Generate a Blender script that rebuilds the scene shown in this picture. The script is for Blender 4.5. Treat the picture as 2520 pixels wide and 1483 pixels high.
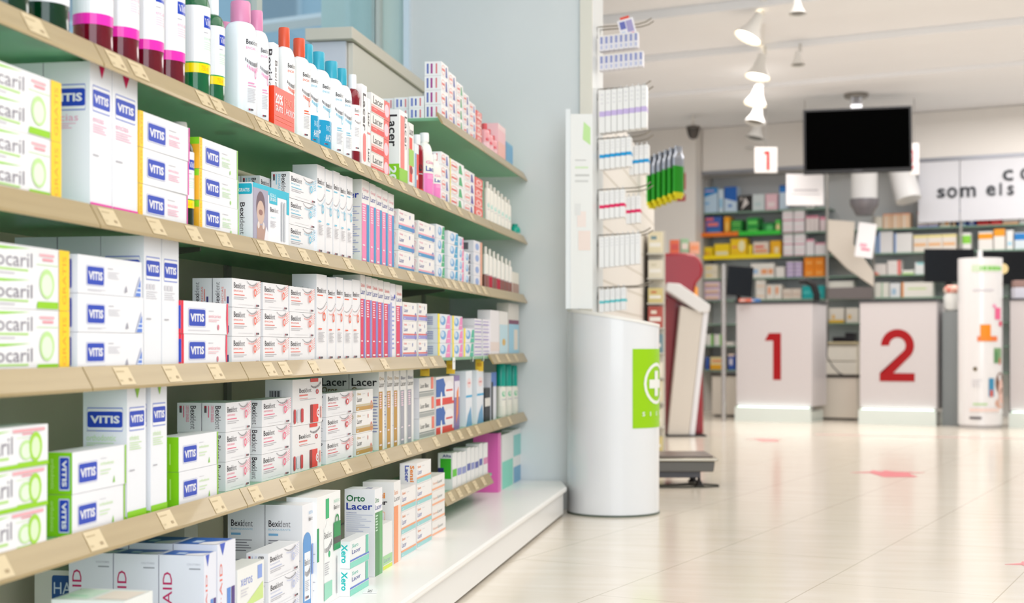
import bpy, math, random
from math import sin, cos, pi, radians, atan, tan
from mathutils import Vector, Matrix
random.seed(7)
for o in list(bpy.data.objects): bpy.data.objects.remove(o)
SC = bpy.context.scene; COL = SC.collection

# ------------------------------------------------ camera, light, exposure
W, H, F = 2520.0, 1483.0, 3500.0          # photo size and focal length in its pixels
EYE = 0.70; HOR = 850.0                    # camera height, horizon row
TH = atan(630/F)                           # the shelving runs 10.2 degrees right of the view axis
cam_d = bpy.data.cameras.new('camera'); cam = bpy.data.objects.new('camera', cam_d); COL.objects.link(cam)
cam.location = (0, 0, EYE); cam.rotation_euler = (pi/2, 0, TH)
cam_d.sensor_width = 36; cam_d.lens = 36*F/W; cam_d.shift_y = (HOR-H/2)/W
cam_d.clip_start = .05; cam_d.clip_end = 200
cam_d.dof.use_dof = True; cam_d.dof.focus_distance = 3.25; cam_d.dof.aperture_fstop = 4.1
SC.camera = cam
wd = bpy.data.worlds.new('world'); SC.world = wd; wd.use_nodes = True
bg = wd.node_tree.nodes['Background']; bg.inputs[0].default_value = (.72, .86, 1, 1); bg.inputs[1].default_value = .9
vs = SC.view_settings; vs.view_transform = 'Standard'; vs.look = 'None'; vs.gamma = 1; vs.exposure = 0.04; vs.use_curve_mapping = False
def area(name, loc, size, power, color, rot=(0, 0, 0)):
    l = bpy.data.lights.new(name, 'AREA'); l.shape = 'RECTANGLE'; l.size, l.size_y = size; l.energy = power; l.color = color
    o = bpy.data.objects.new(name, l); COL.objects.link(o); o.location = loc; o.rotation_euler = rot
    return o
area('ceiling_panel_light', (1.0, 2.6, 2.93), (2.6, 4.5), 66, (1, .97, .93))
area('ceiling_panel_light', (1.6, 7.5, 2.93), (3.0, 4.0), 66, (1, .97, .94))
area('ceiling_panel_light', (1.7, 12.4, 2.9), (4.5, 2.4), 122, (1, .97, .95))
area('front_fill_light', (1.6, -2.2, 1.7), (4.5, 2.6), 125, (.89, .95, 1), (radians(84), 0, radians(12)))  # cool fill lamp added behind the camera, standing in for storefront daylight

# ------------------------------------------------ coordinates
CT, ST = cos(TH), sin(TH)
def yat(px, x):                            # where a line of sight of photo column px meets the plane x
    t = (px-1260)/F
    return -x*(CT+t*ST)/(ST-t*CT)
def dep(x, y): return -x*ST+y*CT
def zat(px, py, x): return EYE+(HOR-py)*dep(x, yat(px, x))/F
def P(px, d):                              # floor point seen in column px at depth d
    X = (px-1260)/F*d
    return (X*CT-d*ST, X*ST+d*CT)
def Z(py, d): return EYE+(HOR-py)*d/F
TB = radians(27.6)                         # floor tiles, counters and back wall turn a further 17.4 degrees
RB = -(TB-TH)
def B(g, v=0):
    X = 2.72+g*cos(TB)+v*sin(TB); D = 12.9-g*sin(TB)+v*cos(TB)
    return (X*CT-D*ST, X*ST+D*CT)
def gB(px, v=0):                           # position along the counter direction seen in column px
    t = (px-1260)/F; X0 = 2.72+v*sin(TB); D0 = 12.9+v*cos(TB)
    return (t*D0-X0)/(cos(TB)+t*sin(TB))
def dB(g, v=0): return 12.9-g*sin(TB)+v*cos(TB)

# ------------------------------------------------ materials
def lin(c):
    if isinstance(c, str):
        c = [int(c[i:i+2], 16)/255 for i in (0, 2, 4)]
    return tuple(((x+.055)/1.055)**2.4 if x > .04045 else x/12.92 for x in c)
MC = {}
def M(col, rough=.42, metal=0., trans=0., emit=0., coat=0., ior=1.45, bump=0., alpha=1.):
    k = (col, rough, metal, trans, emit, coat, bump, alpha)
    if k in MC: return MC[k]
    m = bpy.data.materials.new('mat_'+str(col)); m.use_nodes = True
    b = m.node_tree.nodes['Principled BSDF']
    c = lin(col)
    b.inputs['Base Color'].default_value = (*c, 1); b.inputs['Roughness'].default_value = rough
    b.inputs['Metallic'].default_value = metal; b.inputs['Transmission Weight'].default_value = trans
    b.inputs['Coat Weight'].default_value = coat; b.inputs['Coat Roughness'].default_value = .08; b.inputs['IOR'].default_value = ior
    b.inputs['Alpha'].default_value = alpha
    if emit: b.inputs['Emission Color'].default_value = (*c, 1); b.inputs['Emission Strength'].default_value = emit
    if bump:
        n = m.node_tree.nodes.new('ShaderNodeTexNoise'); n.inputs['Scale'].default_value = 60
        t = m.node_tree.nodes.new('ShaderNodeTexCoord'); m.node_tree.links.new(t.outputs['Object'], n.inputs['Vector'])
        bu = m.node_tree.nodes.new('ShaderNodeBump'); bu.inputs['Strength'].default_value = bump; bu.inputs['Distance'].default_value = .002
        m.node_tree.links.new(n.outputs['Fac'], bu.inputs['Height']); m.node_tree.links.new(bu.outputs[0], b.inputs['Normal'])
    MC[k] = m
    return m
def noise_mat(name, c1, c2, scale, rough, bump=0.1, stretch=(1, 1, 1), coat=0):
    m = bpy.data.materials.new(name); m.use_nodes = True; nt = m.node_tree; b = nt.nodes['Principled BSDF']
    t = nt.nodes.new('ShaderNodeTexCoord'); mp = nt.nodes.new('ShaderNodeMapping'); mp.inputs['Scale'].default_value = stretch
    n = nt.nodes.new('ShaderNodeTexNoise'); n.inputs['Scale'].default_value = scale; n.inputs['Detail'].default_value = 5
    r = nt.nodes.new('ShaderNodeValToRGB'); r.color_ramp.elements[0].color = (*lin(c1), 1); r.color_ramp.elements[1].color = (*lin(c2), 1)
    r.color_ramp.elements[0].position = .3; r.color_ramp.elements[1].position = .7
    nt.links.new(t.outputs['Object'], mp.inputs[0]); nt.links.new(mp.outputs[0], n.inputs['Vector']); nt.links.new(n.outputs['Fac'], r.inputs[0])
    nt.links.new(r.outputs[0], b.inputs['Base Color']); b.inputs['Roughness'].default_value = rough; b.inputs['Coat Weight'].default_value = coat
    if bump:
        bu = nt.nodes.new('ShaderNodeBump'); bu.inputs['Strength'].default_value = bump; bu.inputs['Distance'].default_value = .003
        nt.links.new(n.outputs['Fac'], bu.inputs['Height']); nt.links.new(bu.outputs[0], b.inputs['Normal'])
    return m
def floor_mat():
    m = noise_mat('floor_tiles', 'EADFCE', 'F2E9DC', 3.0, .16, 0, (1, 5, 1)); nt = m.node_tree; b = nt.nodes['Principled BSDF']
    t = nt.nodes.new('ShaderNodeTexCoord'); mp = nt.nodes.new('ShaderNodeMapping')
    mp.inputs['Rotation'].default_value = (0, 0, -RB)
    # put one long joint under the photo point (1932,1483) and space rows .6 m
    d = EYE*F/(1483-HOR); q = P(1932, d); a = -RB
    qx = q[0]*cos(a)-q[1]*sin(a)
    mp.inputs['Location'].default_value = (-qx, .35, 0)
    sp = nt.nodes.new('ShaderNodeSeparateXYZ'); cb = nt.nodes.new('ShaderNodeCombineXYZ')
    nt.links.new(t.outputs['Object'], mp.inputs[0]); nt.links.new(mp.outputs[0], sp.inputs[0])
    nt.links.new(sp.outputs['Y'], cb.inputs['X']); nt.links.new(sp.outputs['X'], cb.inputs['Y'])
    br = nt.nodes.new('ShaderNodeTexBrick'); br.offset = .5
    br.inputs['Scale'].default_value = 1; br.inputs['Brick Width'].default_value = 1.0; br.inputs['Row Height'].default_value = .5
    br.inputs['Mortar Size'].default_value = .0014; br.inputs['Mortar Smooth'].default_value = .2
    nt.links.new(cb.outputs[0], br.inputs['Vector'])
    mx = nt.nodes.new('ShaderNodeMix'); mx.data_type = 'RGBA'
    ramp = [n for n in nt.nodes if n.type == 'VALTORGB'][0]
    nt.links.new(br.outputs['Fac'], mx.inputs[0]); nt.links.new(ramp.outputs[0], mx.inputs[6]); mx.inputs[7].default_value = (*lin('B8AA90'), 1)
    nt.links.new(mx.outputs[2], b.inputs['Base Color'])
    return m

# ------------------------------------------------ mesh building
PR = [.42]
class MB:
    def __init__(s): s.v = []; s.f = []; s.m = []; s.mats = []
    def mi(s, mat):
        if isinstance(mat, str): mat = M(mat, PR[0])
        if mat not in s.mats: s.mats.append(mat)
        return s.mats.index(mat)
    def poly(s, pts, mat):
        n = len(s.v); s.v += [tuple(p) for p in pts]; s.f.append(tuple(range(n, n+len(pts)))); s.m.append(s.mi(mat))
    def box(s, a, b, mat, faces=None):
        x0, y0, z0 = a; x1, y1, z1 = b; faces = faces or {}
        n = len(s.v)
        s.v += [(x0, y0, z0), (x1, y0, z0), (x1, y1, z0), (x0, y1, z0), (x0, y0, z1), (x1, y0, z1), (x1, y1, z1), (x0, y1, z1)]
        for k, q in (('B', (3, 2, 1, 0)), ('T', (4, 5, 6, 7)), ('C', (0, 1, 5, 4)), ('A', (1, 2, 6, 5)), ('R', (2, 3, 7, 6)), ('L', (3, 0, 4, 7))):
            s.f.append(tuple(n+i for i in q)); s.m.append(s.mi(faces.get(k, mat)))
    def lathe(s, prof, mat, seg=24, c=(0, 0, 0), sx=1, sy=1, caps=True):
        n = len(s.v); mt = s.mi(mat)
        for r, z in prof:
            for i in range(seg):
                a = 2*pi*i/seg; s.v.append((c[0]+r*sx*cos(a), c[1]+r*sy*sin(a), c[2]+z))
        for j in range(len(prof)-1):
            for i in range(seg):
                k = (i+1) % seg
                s.f.append((n+j*seg+i, n+j*seg+k, n+(j+1)*seg+k, n+(j+1)*seg+i)); s.m.append(mt)
        if caps:
            s.f.append(tuple(n+i for i in reversed(range(seg)))); s.m.append(mt)
            s.f.append(tuple(n+(len(prof)-1)*seg+i for i in range(seg))); s.m.append(mt)
    def prism(s, poly, z0, z1, mat, top=None):   # plan outline, counter-clockwise
        n = len(s.v); k = len(poly)
        for p in poly: s.v.append((p[0], p[1], z0))
        for i, p in enumerate(poly): s.v.append((p[0], p[1], z1 if top is None else top(p)))
        mt = s.mi(mat)
        s.f.append(tuple(reversed(range(n, n+k)))); s.m.append(mt); s.f.append(tuple(range(n+k, n+2*k))); s.m.append(mt)
        for i in range(k):
            j = (i+1) % k; s.f.append((n+i, n+j, n+k+j, n+k+i)); s.m.append(mt)
    def side(s, poly, y0, y1, mat):            # outline in x,z pushed along y
        n = len(s.v); k = len(poly); mt = s.mi(mat)
        for y in (y0, y1):
            for p in poly: s.v.append((p[0], y, p[1]))
        s.f.append(tuple(range(n, n+k))); s.m.append(mt); s.f.append(tuple(reversed(range(n+k, n+2*k)))); s.m.append(mt)
        for i in range(k):
            j = (i+1) % k; s.f.append((n+j, n+i, n+k+i, n+k+j)); s.m.append(mt)
    def tube(s, pts, r, mat, seg=8):
        mt = s.mi(mat); n = len(s.v); pts = [Vector(p) for p in pts]
        for i, p in enumerate(pts):
            d = (pts[min(i+1, len(pts)-1)]-pts[max(i-1, 0)]).normalized()
            u = d.cross(Vector((0, 0, 1)))
            if u.length < .01: u = d.cross(Vector((1, 0, 0)))
            u.normalize(); w = d.cross(u)
            rr = r[i] if isinstance(r, (list, tuple)) else r
            for j in range(seg):
                a = 2*pi*j/seg; s.v.append(tuple(p+u*rr*cos(a)+w*rr*sin(a)))
        for i in range(len(pts)-1):
            for j in range(seg):
                k = (j+1) % seg; s.f.append((n+i*seg+j, n+i*seg+k, n+(i+1)*seg+k, n+(i+1)*seg+j)); s.m.append(mt)
        s.f.append(tuple(n+j for j in reversed(range(seg)))); s.m.append(mt)
        e = n+(len(pts)-1)*seg; s.f.append(tuple(e+j for j in range(seg))); s.m.append(mt)
    def mesh(s, name, smooth=True):
        me = bpy.data.meshes.new(name); me.from_pydata(s.v, [], s.f)
        for m in s.mats: me.materials.append(m)
        me.polygons.foreach_set('material_index', s.m)
        if smooth:
            me.polygons.foreach_set('use_smooth', [True]*len(s.f)); me.update(); me.set_sharp_from_angle(angle=radians(32))
        me.update()
        return me
    def build(s, name, parent=None, loc=(0, 0, 0), rz=0, bevel=0, rot=None, smooth=True):
        return link(name, s.mesh(name, smooth), parent, loc, rz, bevel, rot)
def link(name, me, parent=None, loc=(0, 0, 0), rz=0, bevel=0, rot=None):
    o = bpy.data.objects.new(name, me); COL.objects.link(o); o.location = loc
    o.rotation_euler = rot if rot else (0, 0, rz)
    if parent: o.parent = parent
    if bevel:
        b = o.modifiers.new('bevel', 'BEVEL'); b.width = bevel; b.segments = 2; b.limit_method = 'ANGLE'
    return o
def tag(o, label, cat, group=None, kind=None):
    if label: o['label'] = label
    if cat: o['category'] = cat
    if group: o['group'] = group
    if kind: o['kind'] = kind
    return o
def thing(name, label, cat, loc=(0, 0, 0), rz=0, group=None):
    o = bpy.data.objects.new(name, None); COL.objects.link(o); o.location = loc; o.rotation_euler = (0, 0, rz); o.empty_display_size = .05
    return tag(o, label, cat, group)
def struct(o): o['kind'] = 'structure'; return o

# ------------------------------------------------ lettering and printed marks
TC = {}
def glyphs(s, off=0.0):
    k = (s, off)
    if k not in TC:
        cu = bpy.data.curves.new('t', 'FONT'); cu.body = s; cu.offset = off; cu.resolution_u = 10 if s in '2om' else 2; cu.fill_mode = 'FRONT' if hasattr(cu, 'fill_mode') else cu.fill_mode
        ob = bpy.data.objects.new('t', cu); COL.objects.link(ob)
        dg = bpy.context.evaluated_depsgraph_get(); me = ob.evaluated_get(dg).to_mesh()
        v = [(p.co.x, p.co.y) for p in me.vertices]; f = [tuple(p.vertices) for p in me.polygons]
        up = sum(p.normal.z for p in me.polygons) > 0
        ob.evaluated_get(dg).to_mesh_clear(); bpy.data.objects.remove(ob); bpy.data.curves.remove(cu)
        x0 = min(p[0] for p in v); x1 = max(p[0] for p in v); y0 = min(p[1] for p in v); y1 = max(p[1] for p in v)
        TC[k] = ([((a-x0)/(x1-x0), (b-y0)/(y1-y0)) for a, b in v], [q if up else q[::-1] for q in f])
    return TC[k]
def R(u0, v0, u1, v1, c): return ('r', u0, v0, u1, v1, c)
def T(s, u0, v0, u1, v1, c, rot=0, off=.0): return ('t', s, u0, v0, u1, v1, c, rot, off)
def K(s, u0, v0, u1, v1, c, rot=0, off=0):   # print too small to read: a plain bar
    if rot: q = (u1-u0)*.25; return R(u0+q, v0, u1-q, v1, c)
    q = (v1-v0)*.28; return R(u0, v0+q, u1, v1-q, c)
def E(u, v, ru, rv, c, hole=0): return ('e', u, v, ru, rv, c, hole)
def G(pts, c): return ('p', pts, c)
def lines(u0, v0, u1, v1, n, c, t=.35, rnd=.35):
    out = []; dv = (v1-v0)/n
    for i in range(n): out.append(R(u0, v1-dv*(i+t), u0+(u1-u0)*(1-rnd*((i*37) % 10)/10), v1-dv*i, c))
    return out
def arc(u0, v0, u1, v1, n, c, sag, th=1):
    out = []
    for i in range(n):
        q = (i+.5)/n; u = u0+(u1-u0)*q; v = v0+(v1-v0)*q-sag*4*q*(1-q)
        out.append(R(u-.3*abs(u1-u0)/n, v-(.018+.012*q)*th, u+.2*abs(u1-u0)/n, v+(.018+.012*q)*th, c))
    return out
def put(mb, items, fn, cols=1):
    """fn(u,v,layer) -> point; later items lie a hair above earlier ones"""
    for li, it in enumerate(items):
        e = .0004+.00006*li; k = it[0]
        if k == 'r':
            _, u0, v0, u1, v1, c = it
            for i in range(cols):
                a = u0+(u1-u0)*i/cols; b = u0+(u1-u0)*(i+1)/cols
                mb.poly([fn(a, v0, e), fn(b, v0, e), fn(b, v1, e), fn(a, v1, e)], c)
        elif k == 'p': mb.poly([fn(u, v, e) for u, v in it[1]], it[2])
        elif k == 'e':
            _, u, v, ru, rv, c, ho = it; N = 20
            q = [(cos(2*pi*i/N), sin(2*pi*i/N)) for i in range(N)]
            if ho:
                for i in range(N):
                    a, b = q[i], q[(i+1) % N]
                    mb.poly([fn(u+ru*a[0]*ho, v+rv*a[1]*ho, e), fn(u+ru*a[0], v+rv*a[1], e), fn(u+ru*b[0], v+rv*b[1], e), fn(u+ru*b[0]*ho, v+rv*b[1]*ho, e)], c)
            else: mb.poly([fn(u+ru*a, v+rv*b, e) for a, b in q], c)
        elif k == 't':
            _, s, u0, v0, u1, v1, c, rot, off = it
            vv, ff = glyphs(s, off); n = len(mb.v); mt = mb.mi(c)
            for a, b in vv:
                if rot == 0: u, v = u0+a*(u1-u0), v0+b*(v1-v0)
                elif rot < 0: u, v = u0+b*(u1-u0), v1-a*(v1-v0)
                else: u, v = u1-b*(u1-u0), v0+a*(v1-v0)
                mb.v.append(fn(u, v, e))
            for q in ff: mb.f.append(tuple(n+i for i in q)); mb.m.append(mt)
def rr(u0, v0, u1, v1, c, ru, rv=None):
    rv = rv or ru; p = []
    for cu, cv, a0 in ((u1-ru, v0+rv, -pi/2), (u1-ru, v1-rv, 0), (u0+ru, v1-rv, pi/2), (u0+ru, v0+rv, pi)):
        for i in range(4): a = a0+pi/2*i/3; p.append((cu+ru*cos(a), cv+rv*sin(a)))
    return G(p, c)

# ------------------------------------------------ carton designs: faces A (towards the aisle), C (towards the camera), T (top)
BL = '2244B8'; INK = '3A3236'; GR = 'B9B6BC'; WH = 'F4F2F3'; LIME = '97D21C'
def badge(u0, v0, u1, v1, ring=True, rot=0, off=.035):
    out = []
    if ring: out += [rr(u0-.012*(1 if rot == 0 else 3), v0-.03, u1+.012*(1 if rot == 0 else 3), v1+.03, '8E9AD6', .02, .05), rr(u0-.008, v0-.02, u1+.008, v1+.02, WH, .02, .05)]
    du, dv = u1-u0, v1-v0
    out.append(rr(u0, v0, u1, v1, BL, .07*du, .1*dv))
    if rot == 0: out.append(T('VITIS', u0+.08*du, v0+.26*dv, u1-.08*du, v1-.26*dv, WH, 0, off))
    else: out.append(T('VITIS', u0+.25*du, v0+.08*dv, u1-.25*du, v1-.08*dv, WH, rot, off))
    return out
def bexi(u0, v0, u1, v1, rot=0):
    if rot == 0: m = u0+(u1-u0)*.5; return [T('Bexi', u0, v0, m-.004, v1, INK, 0, .01), T('dent', m+.004, v0, u1, v1, '6A6468', 0, -.008)]
    m = v0+(v1-v0)*.5
    if rot < 0: return [T('Bexi', u0, m, u1, v1, INK, -1, .012), T('dent', u0, v0, u1, m-.01, '6A6468', -1, -.008)]
    return [T('Bexi', u0, v0, u1, m, INK, 1, .012), T('dent', u0, m+.01, u1, v1, '6A6468', 1, -.008)]
def isdin(u, v, su, sv):
    return [R(u, v, u+su, v+sv, 'B9B6BC'), R(u+su*.1, v, u+su*.35, v+sv, 'A32A3A'), R(u+su*.4, v, u+su*1.0, v+sv, '5A545A')]
def D_fluo(w, h, d, twin=True, strip=True):
    A = []
    rows = ((.52, .98), (.04, .48)) if twin else ((.1, .95),)
    for a, b in rows:
        s = b-a
        A += [G([(.0, a+s*.93), (.6, a+s*.96), (.35, a+s*.86), (0, a+s*.84)], '9ADB35'), T('fluocaril', .12, a+s*.30, .62, a+s*.80, '8C8590', 0, .0),
              R(.05, a+s*.16, .58, a+s*.23, 'B5E07A'), R(.06, a+s*.03, .45, a+s*.08, 'C9C5CC')]
    A += [R(.69, .86, .84, .90, 'F2B5BC'), R(.72, .79, .83, .83, 'F0A0AA'), R(.66, .72, .88, .73, 'BFE39A'),
          E(.765, .42, .075, .24, 'C4E89A'), E(.765, .40, .055, .18, 'E6F1DA'), G([(.66, .02), (.88, .02), (.88, .13), (.67, .13)], LIME)]
    if not twin: A += [R(.0, .0, 1, .1, LIME), E(.86, .48, .07, .36, 'A6DB3F'), E(.86, .46, .045, .26, 'E0F0C8'), R(.62, .86, .96, .93, 'F2AEB4')]
    if strip: A += [R(.89, 0, 1, 1, 'FFD322'), T('GRATIS', .925, .1, .965, .9, 'F59A23', 1)]
    return dict(base=WH, A=A, C=[R(0, 0, 1, 1, LIME)] if not strip else [R(0, 0, 1, 1, 'FFD322')])
def D_vmouth(w, h, d, col='F22FAE', tri='D4105E', word='encias', strip=.05, faint='F0AFC6'):
    C = badge(.10, .70, .90, .82)+[T(word, .08, .60, .75, .645, faint)]+lines(.08, .54, .7, .585, 3, faint)+[R(.08, .67, .3, .675, GR), R(0, 0, 1, strip*.5, col)]
    A = badge(.12, .70, .90, .82)+[T(word, .12, .60, .62, .64, faint)]+lines(.12, .52, .75, .585, 4, faint)+[R(.12, .37, .38, .38, GR), R(0, 0, 1, strip, col)]
    if tri: A.append(G([(.38, 1), (.66, 1), (.52, .91)], tri))
    return dict(base='F1F1F5', A=A, C=C)
def D_vpaste(w, h, d, kind='pink'):
    A = []; C = [R(0, 0, 1, 1, 'F4F4F8')]
    if kind in ('pink', 'green'):
        f = 'F3A9C2' if kind == 'pink' else 'BFE3B0'
        A = [R(0, 0, .07, 1, 'FFCE24'), T('GRATIS', .015, .08, .055, .92, 'F59A23', 1)]
        A += badge(.16, .24, .50, .74)+[R(.57, .72, .72, .735, GR), T('encias' if kind == 'pink' else 'aloe vera', .57, .54, .78, .63, f)]+lines(.57, .26, .8, .46, 4, f)
        A += [R(.98, 0, 1, 1, 'F04FB0' if kind == 'pink' else 'A8E06A')]
        if kind == 'green': A += [E(.79, .16, .015, .07, 'A8DD7A')]
        C = [R(0, 0, 1, 1, 'FFD322' if kind == 'pink' else 'FFB92E'), R(.0, .78, 1, 1, '8EDB1E') if kind == 'green' else R(0, 0, .02, .02, WH)]
    elif kind == 'long':
        A = badge(.13, .24, .38, .72)+[R(.44, .70, .52, .72, GR)]+lines(.44, .42, .62, .62, 4, 'D5D2D8')+lines(.13, .06, .4, .12, 2, 'C2BFC8')
        A += [G([(.86, .02), (.96, .02), (.96, .62)], 'B9BFD8'), G([(.88, .02), (.97, .02), (.97, .5)], '5F86DB'), R(.89, .12, .97, .16, 'DCE6FA'), R(.91, .24, .97, .28, 'DCE6FA'), G([(.70, .1), (.73, .3), (.75, .12)], 'A9A6B0')]
        C = badge(.25, .12, .75, .88, False, -1)
    elif kind == 'red':
        A = [R(0, 0, .05, 1, 'E2173A')]+badge(.16, .24, .5, .76)+[R(.57, .72, .68, .735, GR), T('anticaries', .57, .52, .84, .62, 'F3A9B4')]+lines(.57, .36, .8, .46, 2, 'F5BDC4')+[E(.78, .22, .02, .09, 'D97C8C'), R(.14, .1, .6, .12, 'D8D5DB'), G([(.97, 1), (1, 1), (1, 0), (.98, 0), (.96, .5)], 'EE4460')]
        C = [R(0, 0, 1, 1, 'E2173A'), R(.3, .15, 1, .85, BL)]
    elif kind == 'ortho':
        A = badge(.11, .24, .44, .70)+[R(.5, .74, .62, .75, GR), T('orthodontic', .5, .58, .76, .66, 'C3E59C')]+lines(.5, .3, .7, .46, 2, 'D5EAC0')+[G([(.74, .1), (.78, .1), (.765, .28)], '8FCB4A'), R(.975, 0, 1, 1, LIME)]
        C = [R(0, 0, 1, 1, '86CF0B')]+badge(.55, .12, .88, .88, True, -1)+[T('orthodontic', .22, .12, .36, .85, 'C9EE8E', -1)]
    elif kind == 'orthoword':
        A = D_vpaste(w, h, d, 'ortho')['A']; C = [R(0, 0, 1, 1, '86CF0B'), T('orthodontic', .1, .1, .42, .9, 'D8F4A8', 1), R(.6, .2, .66, .8, 'B5E66A')]
    return dict(base='F2F1F4', A=A, C=C)
def D_bpaste(w, h, d, col='F08A78', sub='ENCIAS', dark='7A7478', rot=-1, drop=True):
    A = bexi(.06, .66, .44, .86)+[T(sub, .06, .54, .36, .60, col)]+[R(.06, .42, .42, .45, col)]+lines(.06, .24, .5, .36, 2, 'B9B5BA')+[R(.2, .1, .72, .112, 'DAD7DA')]
    A += arc(.50, .95, .86, .93, 11, dark, .13)+arc(.55, .78, .86, .86, 9, col, .08)
    for i in range(5):
        for j in range(3): A.append(R(.84+.045*j, .5+.09*i+.04*j, .86+.045*j, .54+.09*i+.04*j, col))
    if drop: A += [E(.76, .56, .05, .15, col, .55)]
    else: A += [E(.76, .56, .05, .14, col), R(.74, .5, .78, .62, WH)]
    A += isdin(.78, .06, .12, .07)
    if rot < 0: C = bexi(.56, .10, .80, .90, -1)+[T(sub, .38, .34, .50, .90, col, -1), R(.26, .5, .3, .9, col)]+[R(.1, .66, .2, .9, '5A545A'), R(.1, .82, .2, .9, 'A32A3A')]
    else: C = bexi(.12, .06, .36, .86, 1)+[T(sub, .46, .1, .56, .7, col, 1), R(.62, .2, .66, .62, col), R(.74, .12, .84, .36, '4A4580')]
    return dict(base='F1EFF1', A=A, C=C)
def D_btall(w, h, d, col='F0705E', word='ENCIAS', tube=None):
    A = bexi(.08, .79, .92, .85)+[R(.08, .755, .6, .768, col)]+arc(.04, .62, .98, .70, 12, '958F93', .05, .28)+arc(.1, .57, .98, .65, 12, col, .045, .25)
    A += [E(.68, .52, .13, .05, col, .6), R(.12, .37, .45, .385, col)]+lines(.12, .22, .72, .34, 7, 'B5B1B6')+isdin(.1, .04, .42, .022)
    C = bexi(.09, .80, .68, .86)+[T(word, .09, .765, .68, .785, '9FC4D8'), R(.09, .72, .35, .74, '7FB4DA')]+lines(.09, .56, .66, .68, 5, '8E8A92')+lines(.09, .1, .95, .5, 16, 'C2C0C8', .3)
    if tube:
        A = [R(.05, .0, .78, .66, tube), E(.42, .66, .36, .08, tube), R(.18, .12, .72, .56, 'F4F6FA')]+bexi(.2, .44, .7, .5)+arc(.2, .38, .7, .4, 7, '7A7478', .03)+lines(.22, .2, .6, .3, 6, GR)
        A += [R(.8, .34, .95, .62, '7D9BD8'), T('NUEVA', .55, .9, .9, .93, '7FB4DA')]+bexi(.55, .84, .9, .88)+isdin(.22, .14, .3, .02)
    return dict(base='F2F0F2', A=A, C=C)
def D_bgreen(w, h, d):
    A = [R(.0, .42, .08, .72, '12995A'), R(.36, .78, .50, .96, '2DB573'), E(.43, .46, .14, .3, 'F6F7F5'), R(.28, .04, .62, .7, 'F6F7F5')]+bexi(.3, .6, .6, .66)
    A += arc(.3, .5, .62, .56, 8, '7A7478', .03)+[E(.5, .45, .04, .03, '2DB573'), G([(.28, .04), (.62, .06), (.62, .2), (.28, .2)], '9CDCC0')]+lines(.3, .26, .5, .38, 6, GR)
    A += [T('NUEVO', .7, .9, .94, .93, '8FCFB0')]+bexi(.7, .84, .94, .88)+[R(.68, .46, .98, .72, '15924F'), R(.68, .52, .98, .58, '4A4642'), E(.83, .74, .08, .05, '15924F', .6), R(.8, .05, .84, .4, 'C9C6C8')]
    return dict(base='F5F4F2', A=A, C=D_btall(w, h, d, '9FC4D8', 'BLANQUEANTE')['C'])
def D_anti(w, h, d):
    A = bexi(.22, .70, .62, .80)+[R(.22, .63, .5, .66, 'E5736A'), R(.22, .57, .5, .58, 'E5736A'), R(.24, .54, .78, .55, 'B5B1B6')]+arc(.6, .84, .95, .9, 9, '7A7478', .07)+[E(.82, .70, .045, .055, 'D23A44', .5)]
    A += [R(.58, .92, .85, 1, 'DF3328'), R(.58, .02, .85, .42, 'E4342A'), R(.58, .02, .66, .42, '8B1F1E'), E(.85, .22, .06, .1, 'F1EFF1'), E(.85, .22, .035, .06, 'D23A44', .6)]
    A += [rr(.03, .05, .09, .36, 'C7343A', .02, .04), rr(.26, .06, .34, .36, 'C7343A', .02, .04), R(.13, .08, .22, .34, 'D5D5DC'), R(.92, .1, .96, .36, 'EFA79E')]
    return dict(base='EFEBEB', A=A, C=[R(.15, .52, .6, .78, 'D8D5D8')]+[R(.16+.04*i, .55, .175+.04*i+.01*(i % 3), .76, '4A464C') for i in range(10)]+bexi(.6, .1, .8, .5, -1))
def D_lpaste(w, h, d, top='F3A9BC', topw='Gingi', word='Lacer', b1='F5A9BC', b2='3D93C9', ink='38479B', orn='6E78C0', gap=0):
    A = [T(topw, .06, .76, .27, .88, top, 0, .02), T(word, .06, .46, .34, .68, ink, 0, .0), R(.36, .80, .52, .815, GR)]
    A += [R(.0, .26, 1, .34, b1), R(.0, .06, 1, .24, b2), R(.05, .12, .16, .15, 'DCEAF5')]
    if orn: A += [E(.90, .24, .06, .22, orn, .6), R(.68, .66, .72, .84, orn)]
    C = [T(word, .15, .12, .5, .85, ink, -1), T(topw, .58, .3, .85, .88, top, -1)]
    return dict(base='F3EFEC', A=A, C=C)
def D_ltall(w, h, d, topw='Gingi', topc='F39AA6', word='Lacer', ink='3B4AA0', s1='F287B4', s2='3D93C9', bot=None):
    A = [T(topw, .10, .86, .9, .905, topc, 0, .0), T(word, .06, .775, .94, .84, ink, 0, .0), R(0, .0, .62, .72, s1), R(.64, 0, 1, .72, s2)]
    A += lines(.1, .50, .5, .70, 7, 'FBD6E4', .5)+[R(.08, .05, .5, .07, 'FBE9F0'), R(.08, .22, .4, .235, 'FBE9F0')]
    C = [T(topw, .05, .87, .6, .93, topc, 0, .03), T(word, .05, .78, .9, .86, '1F35A8', 0, .016), T('GINGIVAL', .05, .72, .6, .74, '4A57B5')]+lines(.05, .1, .95, .68, 22, 'A9B0D6', .35)
    if s2 is None: A[3] = R(.64, 0, 1, .72, 'F3EFEC')
    if bot: A.append(bot)
    return dict(base='F2EEEA', A=A, C=C)
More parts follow.
